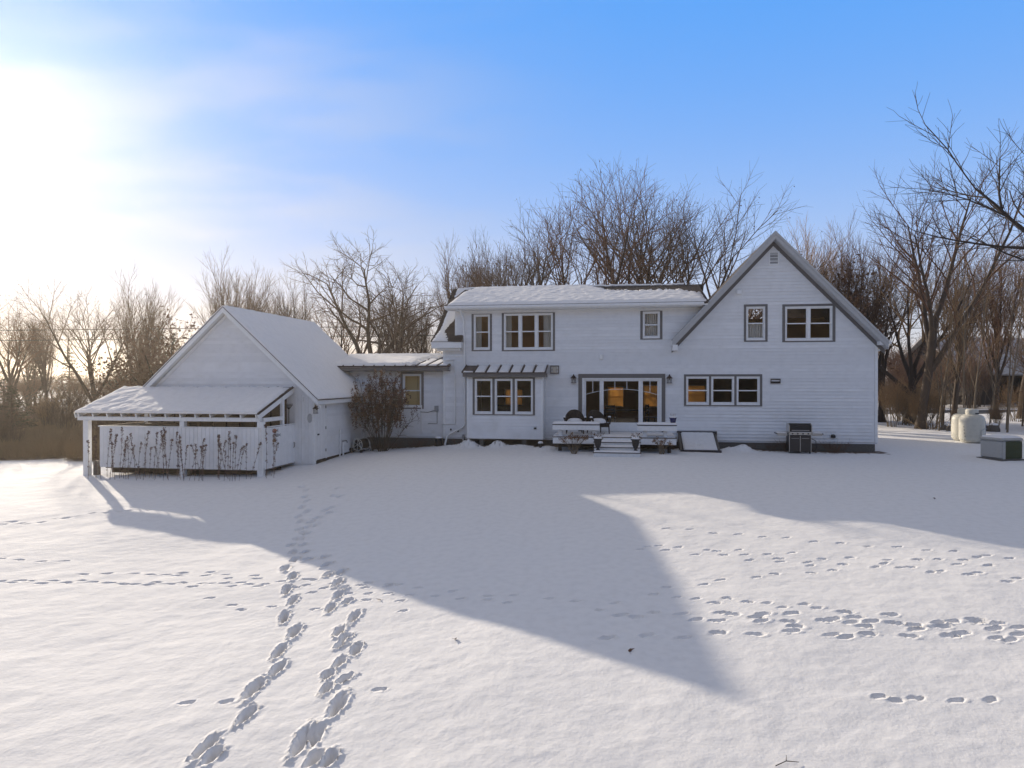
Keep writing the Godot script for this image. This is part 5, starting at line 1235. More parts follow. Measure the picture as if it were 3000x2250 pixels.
func rnd3() -> Vector3:
	var q := Vector3(rng.randf_range(-1, 1), rng.randf_range(-1, 1), rng.randf_range(-1, 1))
	return q if q.length() < 1.0 else q.normalized() * rng.randf()

func hydrangea(label: String, u: float, w: float, r: float, h: float, heads: int) -> void:
	var H := hthing("hydrangea", label, "shrub", u, hground(u, w), w, 0.0, "hydrangeas by the deck")
	var st := MB.new()
	var fl := MB.new()
	for i in 26:
		var a := rng.randf() * TAU
		var rr := r * sqrt(rng.randf())
		var e := Vector3(cos(a) * rr, h * rng.randf_range(0.75, 1.0) * (1.0 - 0.25 * rr / r), sin(a) * rr * 0.5)
		st.tube([Vector3(cos(a), 0, sin(a)) * 0.08, e * 0.5 + Vector3(0, 0.06, 0), e], [0.006, 0.005, 0.003], 4, false)
		if i < heads:
			for j in 46:
				var o := rnd3() * 0.085
				fl.leaf(e + o, rnd3() * 0.03, rnd3() * 0.03)
	obj("stems", st, M.bark_pale, H)
	obj("flower_heads", fl, M.dead_leaf_pale, H).set_meta("kind", "stuff")

func make_shrub() -> void:
	var u := -9.25
	var w := 1.25
	var H := hthing("large_shrub", "large brown shrub with dried flower clusters in front of the breezeway window", "shrub", u, hground(u, w) - 0.03, w)
	var st := MB.new()
	var lf := MB.new()
	var lp := MB.new()
	for i in 30:
		var a := TAU * i / 30.0 + rng.randf_range(-0.1, 0.1)
		var rr := rng.randf_range(0.25, 1.0)
		var top := Vector3(cos(a) * rr * 1.55, lerpf(3.1, 1.75, rr * rr) * rng.randf_range(0.86, 1.03), sin(a) * rr * 1.0)
		if top.x > 0.3: top.y *= 0.93
		var pts := [Vector3(cos(a) * 0.15, 0.0, sin(a) * 0.12)]
		var rad := [0.015]
		for j in range(1, 7):
			var t := j / 6.0
			var q := Vector3(lerpf(cos(a) * 0.15, top.x, t), top.y * pow(t, 0.95), lerpf(sin(a) * 0.12, top.z, t)) + rnd3() * 0.05
			pts.append(q); rad.append(lerpf(0.015, 0.005, t))
		st.tube(pts, rad, 5, false)
		for j in 22:
			var t := rng.randf_range(0.34, 1.0)
			var k := int(t * 6.0)
			var p: Vector3 = pts[mini(k, 6)].lerp(pts[mini(k + 1, 6)], t * 6.0 - k)
			var d := Vector3(cos(a) * rng.randf_range(-0.4, 1.0), rng.randf_range(0.1, 1.0), sin(a) * rng.randf_range(-0.4, 1.0)) + rnd3() * 0.8
			var e := p + d.normalized() * rng.randf_range(0.2, 0.48)
			st.tube([p, p.lerp(e, 0.5) + Vector3(0, 0.03, 0), e], [0.008, 0.006, 0.003], 3, false)
			var dense := 0.9 if p.y > 1.0 else 0.35
			if rng.randf() < dense:
				var tgt: MB = lp if rng.randf() < 0.25 else lf
				var n := rng.randi_range(14, 36)
				for m in n:
					var o := Vector3(0, rng.randf_range(-0.06, 0.16), 0) + rnd3() * 0.075
					tgt.leaf(e + o, rnd3() * 0.05, rnd3() * 0.036)
	obj("stems", st, M.bark, H)
	var a1 := obj("dried_flowers", lf, M.dead_leaf, H)
	var a2 := obj("dried_flowers", lp, M.dead_leaf_pale, H)
	a1.set_meta("label", "dark brown dried flower clusters"); a2.set_meta("label", "paler tan dried flower clusters")

func make_furniture() -> void:
	var t := hthing("dining_table", "dark dining table dimly seen through the patio door", "table", 0.1, 0.581, -3.2)
	obj("top", MB.new().bbox(-0.9, 0.9, 0.72, 0.76, -0.5, 0.5, 0.01), M.furniture, t)
	for q in [[-0.8, -0.42], [0.8, -0.42], [-0.8, 0.42], [0.8, 0.42]]: obj("leg", MB.new().bbox(q[0] - 0.04, q[0] + 0.04, 0.0, 0.719, q[1] - 0.04, q[1] + 0.04), M.furniture, t)
	for c in [[1.28, -2.9, 1.2, "dark wooden chair seen through the patio door's right pane"], [-0.45, -2.3, 3.0, "dark wooden chair seen through the patio door's middle pane"]]:
		var h := hthing("dining_chair", c[3], "chair", c[0], 0.581, c[1], c[2], "chairs inside the patio door")
		obj("seat", MB.new().bbox(-0.22, 0.22, 0.43, 0.47, -0.22, 0.22, 0.01), M.furniture, h)
		for q in [[-0.2, 0.2, 0.43], [0.2, 0.2, 0.43], [-0.2, -0.2, 1.0], [0.2, -0.2, 1.0]]: obj("leg", MB.new().tube([Vector3(q[0], 0, q[1]), Vector3(q[0], q[2], q[1])], [0.02, 0.02], 6), M.furniture, h)
		for y in [0.6, 0.75, 0.9]: obj("back_slat", MB.new().bbox(-0.2, 0.2, y, y + 0.08, -0.215, -0.19, 0.005), M.furniture, h)
	var s := hthing("armchair", "dark armchair dimly seen through the bay window", "armchair", -5.0, 0.581, -2.4)
	obj("seat", MB.new().bbox(-0.45, 0.45, 0.1, 0.45, -0.4, 0.4, 0.05), M.furniture, s)
	obj("backrest", MB.new().bbox(-0.45, 0.45, 0.451, 0.95, -0.4, -0.2, 0.05), M.furniture, s)
	for k in [-1, 1]: obj("arm", MB.new().bbox(k * 0.5 - 0.06, k * 0.5 + 0.06, 0.1, 0.65, -0.4, 0.4, 0.03), M.furniture, s)

func make_yard_things() -> void:
	# cellar bulkhead
	var B := hthing("cellar_bulkhead", "sloping cellar bulkhead door under snow beside the deck", "cellar door", 2.86, 0.0, 0.7)
	ofs = Vector3(2.86, 0.0, 0.7)
	for s in [2.16, 3.50]:
		obj("cheek", MB.new().prism([Vector2(0.0, -0.4), Vector2(0.0, 0.60), Vector2(-1.46, 0.02), Vector2(-1.46, -0.4)], 0.0, 0.07, Transform3D(Basis(Vector3.FORWARD, Vector3.UP, Vector3.RIGHT), Vector3(s, 0, 0.0))), M.concrete, B)
	for s in [[2.24, 2.855], [2.865, 3.49]]:
		obj("door_leaf", slab(Vector3(s[0], 0.06, 1.44), Vector3(s[1] - s[0], 0, 0), Vector3(0, 0.55, -1.42), 0.04), M.composite, B)
	obj("door_frame", slab(Vector3(2.14, 0.045, 1.52), Vector3(1.45, 0, 0), Vector3(0, 0.03, -0.07), 0.06), M.composite, B)
	obj("head_board", MB.new().box(2.12, 3.60, 0.60, 0.66, 0.026, 0.10), M.composite, B)
	obj("side_board", MB.new().box(3.545, 3.60, 0.25, 0.599, 0.026, 0.07), M.dark_wood, B)
	snow_sheet(B, Vector3(2.26, 0.072, 1.42), Vector3(1.21, 0, 0), Vector3(0, 0.54, -1.39), 40, 40, 0.05, func(s: float, t: float) -> float:
		var hole := minf(Vector2((s - 0.50) * 22.0, (t - 0.26) * 14.0).length() - 0.35, Vector2((s - 0.45) * 22.0, (t - 0.26) * 14.0).length() - 0.35)
		var wind := 1.0 - 0.8 * smoothstep(0.06, 0.0, absf(t - 0.8 - 0.04 * sin(s * 5.0))) * smoothstep(0.45, 0.6, s)
		return minf(minf(minf(s, 1.0 - s) * 20.0, minf((t + 0.01) * 20.0, (1.0 - t) * 16.0)), minf(hole, wind)))
	# gas grill
	var g := hthing("gas_grill", "dark gas grill with side shelves and snow on its ledge by the wall", "grill", 6.38, hground(6.38, 0.85), 0.85)
	var c: Material = M.grill_door
	obj("cabinet", MB.new().bbox(-0.38, 0.38, 0.06, 0.66, -0.25, 0.22, 0.01), M.dark_metal, g)
	for s in [-1, 1]:
		obj("cabinet_door", MB.new().bbox(-0.365 if s < 0 else 0.012, -0.012 if s < 0 else 0.365, 0.08, 0.64, 0.222, 0.245, 0.008), c, g)
		obj("door_edge", MB.new().box(s * 0.372 - 0.01, s * 0.372 + 0.01, 0.04, 0.66, 0.221, 0.252), M.steel, g)
		obj("door_handle", MB.new().tube([Vector3(s * 0.05, 0.55, 0.25), Vector3(s * 0.05, 0.55, 0.285), Vector3(s * 0.3, 0.55, 0.285), Vector3(s * 0.3, 0.55, 0.25)], [0.008, 0.008, 0.008, 0.008], 5), M.steel, g)
		var x0 := -0.80 if s < 0 else 0.40
		obj("side_shelf", MB.new().bbox(x0, x0 + 0.40, 0.69, 0.735, -0.25, 0.22, 0.01), M.dark_metal, g)
		obj("shelf_front", MB.new().bbox(x0 + 0.01, x0 + 0.36, 0.64, 0.735, 0.221, 0.24, 0.008), M.grill_shelf, g)
		obj("wheel", MB.new().tube([Vector3(s * 0.33, 0.03, 0.15), Vector3(s * 0.37, 0.03, 0.15)], [0.035, 0.035], 10), M.dark_metal, g)
	obj("centre_strip", MB.new().box(-0.011, 0.011, 0.08, 0.64, 0.222, 0.25), M.steel, g)
	obj("control_panel", MB.new().bbox(-0.39, 0.39, 0.665, 0.78, -0.1, 0.26, 0.012), M.steel, g)
	for i in 4: obj("knob", MB.new().tube([Vector3(-0.27 + i * 0.18, 0.72, 0.26), Vector3(-0.27 + i * 0.18, 0.72, 0.30)], [0.028, 0.022], 10), M.dark_metal, g)
	var lid := MB.new()
	lid.prism([Vector2(0.28, 0.785), Vector2(0.28, 0.98), Vector2(0.12, 1.09), Vector2(-0.08, 1.08), Vector2(-0.20, 0.94), Vector2(-0.23, 0.785)].map(func(p): return Vector2(-p.x, p.y)), -0.37, 0.37, Transform3D(Basis(Vector3.FORWARD, Vector3.UP, Vector3.RIGHT), Vector3.ZERO))
	obj("lid", lid, M.dark_metal, g)
	for s in [-1, 1]: obj("lid_end", MB.new().prism([Vector2(-0.29, 0.785), Vector2(-0.29, 0.99), Vector2(-0.12, 1.10), Vector2(0.09, 1.09), Vector2(0.21, 0.95), Vector2(0.24, 0.785)], s * 0.385 - 0.014, s * 0.385 + 0.014, Transform3D(Basis(Vector3.FORWARD, Vector3.UP, Vector3.RIGHT), Vector3.ZERO)), M.steel, g)
	obj("lid_handle", MB.new().tube([Vector3(-0.3, 0.84, 0.22), Vector3(-0.3, 0.84, 0.28), Vector3(0.3, 0.84, 0.28), Vector3(0.3, 0.84, 0.22)], [0.012, 0.012, 0.012, 0.012], 6), M.steel, g)
	obj("thermometer", MB.new().tube([Vector3(0, 0.97, 0.17), Vector3(0, 0.985, 0.205)], [0.04, 0.038], 14), M.steel, g)
	snow_sheet(g, Vector3(-0.36, 0.778, 0.27), Vector3(0.72, 0, 0), Vector3(0, 0, -0.10), 30, 6, 0.08, func(s: float, t: float) -> float: return minf(minf(s, 1.0 - s) * 9.0, 0.7 + fine.get_noise_2d(s * 20.0, 2.0)), "snow_cap")
	for s in [[-0.79, 0.36], [0.42, 0.36]]: snow_sheet(g, Vector3(s[0], 0.733, 0.20), Vector3(s[1], 0, 0), Vector3(0, 0, -0.42), 14, 12, 0.035, func(q: float, t: float) -> float: return minf(minf(q, 1.0 - q) * 9.0, minf(t, 1.0 - t) * 9.0), "snow_cap")
	obj("gas_hose", MB.new().tube([Vector3(0.40, 0.55, 0.0), Vector3(0.58, 0.45, 0.05), Vector3(0.60, 0.2, 0.1), Vector3(0.48, 0.05, 0.1)], [0.012, 0.012, 0.012, 0.012], 5), M.hose, g)
	# flower pot on the bench
	var p := hthing("flower_pot", "small glossy blue flower pot with snow on the deck bench", "flower pot", 1.83, 1.10, 2.18)
	obj("pot", MB.new().lathe([Vector2(0.0, 0.0), Vector2(0.09, 0.0), Vector2(0.12, 0.15), Vector2(0.135, 0.155), Vector2(0.135, 0.185), Vector2(0.11, 0.185), Vector2(0.11, 0.15), Vector2(0.0, 0.15)], 18), M.blue_glaze, p)
	obj("snow_cap", MB.new().lathe([Vector2(0.115, 0.16), Vector2(0.11, 0.20), Vector2(0.06, 0.235), Vector2(0.0, 0.24)], 14), M.snow, p)
	var tw := MB.new()
	for i in 24:
		var a := rng.randf() * TAU
		tw.tube([Vector3(cos(a) * 0.05, 0.17, sin(a) * 0.05), Vector3(cos(a) * 0.10, 0.30 + 0.06 * rng.randf(), sin(a) * 0.1)], [0.002, 0.001], 3, false)
	obj("dry_stems", tw, M.dry_grass, p)
	# hose reel
	var hr := hthing("hose_reel", "garden hose reel cart with black hose beside the outbuilding wall", "hose reel", -10.12, hground(-10.12, 1.25), 1.25, 1.25)
	var wound := MB.new()
	for i in 9:
		for j in 2:
			var pts := []
			var rr := []
			for k in 19:
				var a := TAU * k / 18.0
				pts.append(Vector3(-0.2 + i * 0.05, 0.30 + cos(a) * (0.15 + j * 0.045), sin(a) * (0.15 + j * 0.045))); rr.append(0.021)
			wound.tube(pts, rr, 5, false)
	obj("hose", wound, M.hose, hr)
	for s in [-1, 1]:
		var rim := []
		var rr := []
		for k in 21:
			var a := TAU * k / 20.0
			rim.append(Vector3(s * 0.24, 0.30 + cos(a) * 0.235, sin(a) * 0.235)); rr.append(0.014)
		var sp := MB.new().tube(rim, rr, 5, false)
		for k in 3: sp.tube([Vector3(s * 0.24, 0.30 + cos(k * PI / 3) * 0.23, sin(k * PI / 3) * 0.23), Vector3(s * 0.24, 0.30 - cos(k * PI / 3) * 0.23, -sin(k * PI / 3) * 0.23)], [0.01, 0.01], 4)
		obj("reel_side", sp, M.cream_trim, hr)
		obj("frame", MB.new().tube([Vector3(s * 0.29, 0.0, 0.28), Vector3(s * 0.29, 0.48, 0.10), Vector3(s * 0.29, 0.62, -0.05), Vector3(s * 0.29, 0.0, -0.22)], [0.014, 0.014, 0.014, 0.014], 6), M.cream_trim, hr)
		obj("wheel", MB.new().tube([Vector3(s * 0.32, 0.09, -0.22), Vector3(s * 0.38, 0.09, -0.22)], [0.10, 0.10], 14), M.dark_metal, hr)
		obj("foot", MB.new().tube([Vector3(s * 0.29, 0.06, 0.26), Vector3(s * 0.36, 0.06, 0.26)], [0.06, 0.06], 10), M.dark_metal, hr)
	obj("crossbar", MB.new().tube([Vector3(-0.29, 0.55, 0.03), Vector3(0.29, 0.55, 0.03)], [0.014, 0.014], 6), M.cream_trim, hr)
	obj("crossbar", MB.new().tube([Vector3(-0.29, 0.14, 0.22), Vector3(0.29, 0.14, 0.22)], [0.014, 0.014], 6), M.cream_trim, hr)
	# garden rake on the outbuilding
	var rk := hthing("leaf_rake", "leaf rake hanging upside down on the outbuilding's front wall", "rake", -11.45, 1.08, 4.69)
	obj("handle", MB.new().tube([Vector3(0, -0.5, 0), Vector3(0, 0.52, 0)], [0.014, 0.014], 6), M.weathered_wood, rk)
	for i in 9: obj("tine", MB.new().tube([Vector3(0, 0.50, 0), Vector3((i - 4) * 0.035, 0.66, 0.01), Vector3((i - 4) * 0.037, 0.72, 0.03)], [0.005, 0.005, 0.004], 4), M.dark_metal, rk)
	obj("tine_bar", MB.new().box(-0.14, 0.14, 0.655, 0.672, 0.0, 0.02), M.dark_metal, rk)
	var gl := hthing("work_glove", "dark work coat hanging on the outbuilding's porch wall", "coat", -11.62, 1.25, 4.70)
	gl.name = "hanging_coat"
	obj("cloth", MB.new().prism([Vector2(-0.09, 0.0), Vector2(0.07, 0.02), Vector2(0.05, 0.30), Vector2(0.0, 0.42), Vector2(-0.03, 0.40), Vector2(-0.07, 0.28)], 0.0, 0.06), M.dark_wood, gl)
	obj("hook", MB.new().tube([Vector3(-0.01, 0.44, 0.0), Vector3(-0.01, 0.43, 0.05), Vector3(-0.01, 0.46, 0.06)], [0.006, 0.006, 0.006], 4), M.dark_metal, gl)
	fish("red and grey wooden fish, topmost of three on the porch fence", 0.95, 6.10, M.fish_red)
	fish("plain grey wooden fish, middle of three on the porch fence", 0.79, 5.92, M.fish_grey, 0.36)
	fish("small tan wooden fish, lowest of three on the porch fence", 0.63, 6.13, M.dead_leaf_pale, 0.34)
	# bucket and path light by the house
	var bk := hthing("bucket", "small black bucket capped with snow beside the downspout", "bucket", -7.2, hground(-7.2, 0.45), 0.45)
	obj("pail", MB.new().lathe([Vector2(0.0, 0.0), Vector2(0.13, 0.0), Vector2(0.16, 0.30), Vector2(0.175, 0.30), Vector2(0.175, 0.33), Vector2(0.0, 0.33)], 16), M.dark_metal, bk)
	obj("snow_cap", MB.new().lathe([Vector2(0.16, 0.33), Vector2(0.14, 0.37), Vector2(0.0, 0.40)], 14), M.snow, bk)
	var pl := hthing("path_light", "snow capped path light on the lawn left of the deck", "garden light", -2.95, hground(-2.95, 1.75), 1.75)
	obj("stake", MB.new().tube([Vector3(0, -0.1, 0), Vector3(0, 0.12, 0)], [0.05, 0.06], 10), M.dark_metal, pl)
	obj("hood", MB.new().lathe([Vector2(0.10, 0.12), Vector2(0.09, 0.16), Vector2(0.0, 0.17)], 14), M.dark_metal, pl)
	obj("snow_cap", MB.new().lathe([Vector2(0.10, 0.155), Vector2(0.09, 0.20), Vector2(0.05, 0.225), Vector2(0.0, 0.23)], 14), M.snow, pl)
	# propane tanks
	for t in [["white propane tank with rounded shoulders, nearer of the pair by the saplings", 19.12, -29.35], ["white propane tank half hidden behind its twin, the left of the pair", 19.48, -30.45]]:
		var P := thing("propane_tank", t[0], "gas tank", Transform3D(Basis(Vector3.UP, 0.3 if t[1] > 19.3 else -0.2), Vector3(t[1], ground_at(t[1], t[2]) - 0.02, t[2])), "propane tanks")
		ofs = Vector3.ZERO
		obj("shell", MB.new().lathe([Vector2(0.30, 0.03), Vector2(0.40, 0.07), Vector2(0.46, 0.17), Vector2(0.47, 0.30), Vector2(0.47, 0.95), Vector2(0.455, 1.05), Vector2(0.40, 1.14), Vector2(0.30, 1.19), Vector2(0.0, 1.20)], 32), M.tank_paint, P)
		obj("collar", MB.new().lathe([Vector2(0.235, 1.17), Vector2(0.235, 1.36), Vector2(0.215, 1.40), Vector2(0.15, 1.43), Vector2(0.0, 1.435)], 26), M.tank_paint, P)
		obj("collar_slot", MB.new().tbox(Transform3D(Basis(Vector3.UP, 0.5), Vector3(0.11, 1.24, 0.205)), Vector3(0.16, 0.05, 0.03)), M.dark_metal, P)
		obj("foot_ring", MB.new().lathe([Vector2(0.32, -0.15), Vector2(0.32, 0.06), Vector2(0.30, 0.06)], 26), M.dark_metal, P)
		obj("gas_pipe", MB.new().tube([Vector3(0.14, -0.1, 0.50), Vector3(0.14, 0.55, 0.50), Vector3(0.30, 0.62, 0.42), Vector3(0.44, 0.62, 0.28)], [0.012, 0.012, 0.012, 0.012], 5), M.meter_grey, P)
		for k in 4: obj("label_patch", MB.new().tbox(Transform3D(Basis(Vector3.UP, -0.9 - 0.1 * k), Vector3(-0.37 - 0.012 * k, 0.30 + k * 0.13, 0.29 - 0.012 * k)), Vector3(0.03, 0.03, 0.012)), M.dark_metal, P)
	var bp := thing("blue_board", "narrow blue board leaning behind the nearer propane tank", "board", Transform3D(Basis(Vector3.UP, -0.5), Vector3(19.66, ground_at(19.66, -29.45) - 0.05, -29.45)))
	obj("board", MB.new().bbox(-0.09, 0.09, 0.0, 0.95, -0.015, 0.015, 0.005), M.tank_blue, bp)
	obj("board_edge", MB.new().box(-0.094, -0.0905, 0.0, 0.95, -0.01, 0.01), M.meter_grey, bp)
	# air conditioner
	var q := Vector3(16.62, ground_at(16.62, -24.0), -24.0)
	var A := thing("air_conditioner", "grey and green air conditioner unit with snow on top near the right edge", "air conditioner", Transform3D(Basis(Vector3.UP, 0.22), q))
	obj("pad", MB.new().bbox(-0.50, 0.50, -0.15, 0.03, -0.5, 0.5), M.concrete, A)
	obj("housing", MB.new().bbox(-0.43, 0.43, 0.031, 0.64, -0.43, 0.43, 0.05), M.plastic_grey, A)
	obj("lid", MB.new().bbox(-0.45, 0.45, 0.641, 0.74, -0.45, 0.45, 0.035), M.plastic_grey, A)
	for i in 13:
		obj("louvre", MB.new().tbox(Transform3D(Basis(Vector3.RIGHT, 0.5), Vector3(0.06, 0.08 + i * 0.043, 0.437)), Vector3(0.66, 0.034, 0.008)), M.louvre_green, A)
	obj("louvre_panel", MB.new().box(-0.28, 0.40, 0.05, 0.63, 0.4305, 0.433), M.louvre_green, A)
	obj("corner_post", MB.new().bbox(-0.40, -0.29, 0.035, 0.63, 0.4305, 0.45, 0.006), M.plastic_grey, A)
	snow_sheet(A, Vector3(-0.42, 0.738, 0.42), Vector3(0.84, 0, 0), Vector3(0, 0, -0.84), 16, 16, 0.07, func(s: float, t: float) -> float: return minf(minf(s, 1.0 - s), minf(t, 1.0 - t)) * 7.0, "snow_cap")
	obj("pipe", MB.new().tube([Vector3(0.44, 0.35, 0.1), Vector3(0.55, 0.33, 0.1), Vector3(0.56, 0.1, 0.1), Vector3(0.46, 0.08, 0.1)], [0.014, 0.014, 0.014, 0.014], 6), M.dark_metal, A)

# ---------------------------------------------------------------- trees
func grow(tr: MB, cr: MB, lf: MB, p: Vector3, d: Vector3, ln: float, r: float, lvl: int, K: Dictionary) -> void:
	var top: int = K.len.size() - 1
	var segs := clampi(int(ln / K.seg[lvl]), 2, 14)
	var pts := [p]
	var rad := [r]
	var dirs := [d]
	var q := p
	var w: float = K.wander * (1.0 + 0.35 * lvl)
	var end: float = K.tip[lvl]
	for i in segs:
		d = (d + rnd3() * w + Vector3.UP * K.trop[lvl]).normalized()
		q = q + d * (ln / segs)
		pts.append(q); dirs.append(d)
		rad.append(lerpf(r, end, pow((i + 1) / float(segs), 0.85)))
	var into: MB = tr if lvl <= K.get("wood", 1) else cr
	into.tube(pts, rad, [9, 6, 4, 3, 3][mini(lvl, 4)] if not K.get("thin", false) else [5, 3, 3, 3, 3][mini(lvl, 4)], false)
	if lvl == top:
		if K.leaf > 0 and rng.randf() < K.leaf:
			for j in 2:
				lf.leaf(q + rnd3() * 0.12, rnd3() * K.get("leaf_size", 0.06), rnd3() * K.get("leaf_size", 0.06))
		return
	var n: int = K.n[lvl]
	var az := rng.randf() * TAU
	for k in n:
		var t := lerpf(K.t0[lvl], 1.0, (k + rng.randf()) / n)
		if k == n - 1: t = 1.0
		var f := t * segs
		var i := mini(int(f), segs - 1)
		var b: Vector3 = pts[i].lerp(pts[i + 1], f - i)
		var bd: Vector3 = dirs[i + 1]
		var br: float = lerpf(rad[i], rad[i + 1], f - i)
		az += 2.4 + rng.randf_range(-0.5, 0.5)
		var side := bd.cross(Vector3.RIGHT if absf(bd.x) < 0.8 else Vector3.UP).normalized().rotated(bd, az)
		var an: float = K.ang[lvl] * rng.randf_range(0.6, 1.25) * (0.6 if t > 0.97 else 1.0)
		var cd := (bd * cos(an) + side * sin(an)).normalized()
		var cl: float = K.len[lvl + 1] * rng.randf_range(0.65, 1.2) * (1.0 - K.get("fall", 0.35) * (t - K.t0[lvl]) / maxf(0.01, 1.0 - K.t0[lvl]))
		grow(tr, cr, lf, b, cd, cl, minf(br * 0.75, K.rad[lvl + 1] * rng.randf_range(0.8, 1.2)), lvl + 1, K)

var protos := {}
func proto(called: String, seed_: int, K: Dictionary) -> void:
	rng.seed = seed_
	var tr := MB.new()
	var cr := MB.new()
	var lf := MB.new()
	for i in K.get("stems", 1):
		var d := Vector3.UP
		var p := Vector3.ZERO
		if K.get("stems", 1) > 1:
			var a: float = TAU * i / K.stems + rng.randf()
			var lean: float = K.get("lean", 0.3) * sqrt(rng.randf())
			p = Vector3(cos(a), 0, sin(a)) * K.get("foot", 0.15) * rng.randf_range(0.3, 1.0)
			d = Vector3(cos(a) * lean, 1, sin(a) * lean).normalized()
		var ll: float = K.len[0] * (1.0 if K.get("stems", 1) == 1 else rng.randf_range(0.6, 1.1))
		if K.has("flare"): tr.tube([p - Vector3(0, 0.3, 0), p + Vector3(0, 0.05, 0), p + d * 0.5], [K.rad[0] * 1.9, K.rad[0] * 1.45, K.rad[0]], 9, false)
		else: tr.tube([p - Vector3(0, 0.25, 0), p + d * 0.02], [K.rad[0], K.rad[0]], 4, false)
		grow(tr, cr, lf, p, d, ll, K.rad[0], 0, K)
	var h := 0.0
	for v in cr.v: h = maxf(h, v.y)
	for v in tr.v: h = maxf(h, v.y)
	protos[called] = {"trunk": tr.mesh(), "crown": cr.mesh(), "leaves": lf.mesh() if lf.v.size() else null, "h": h}

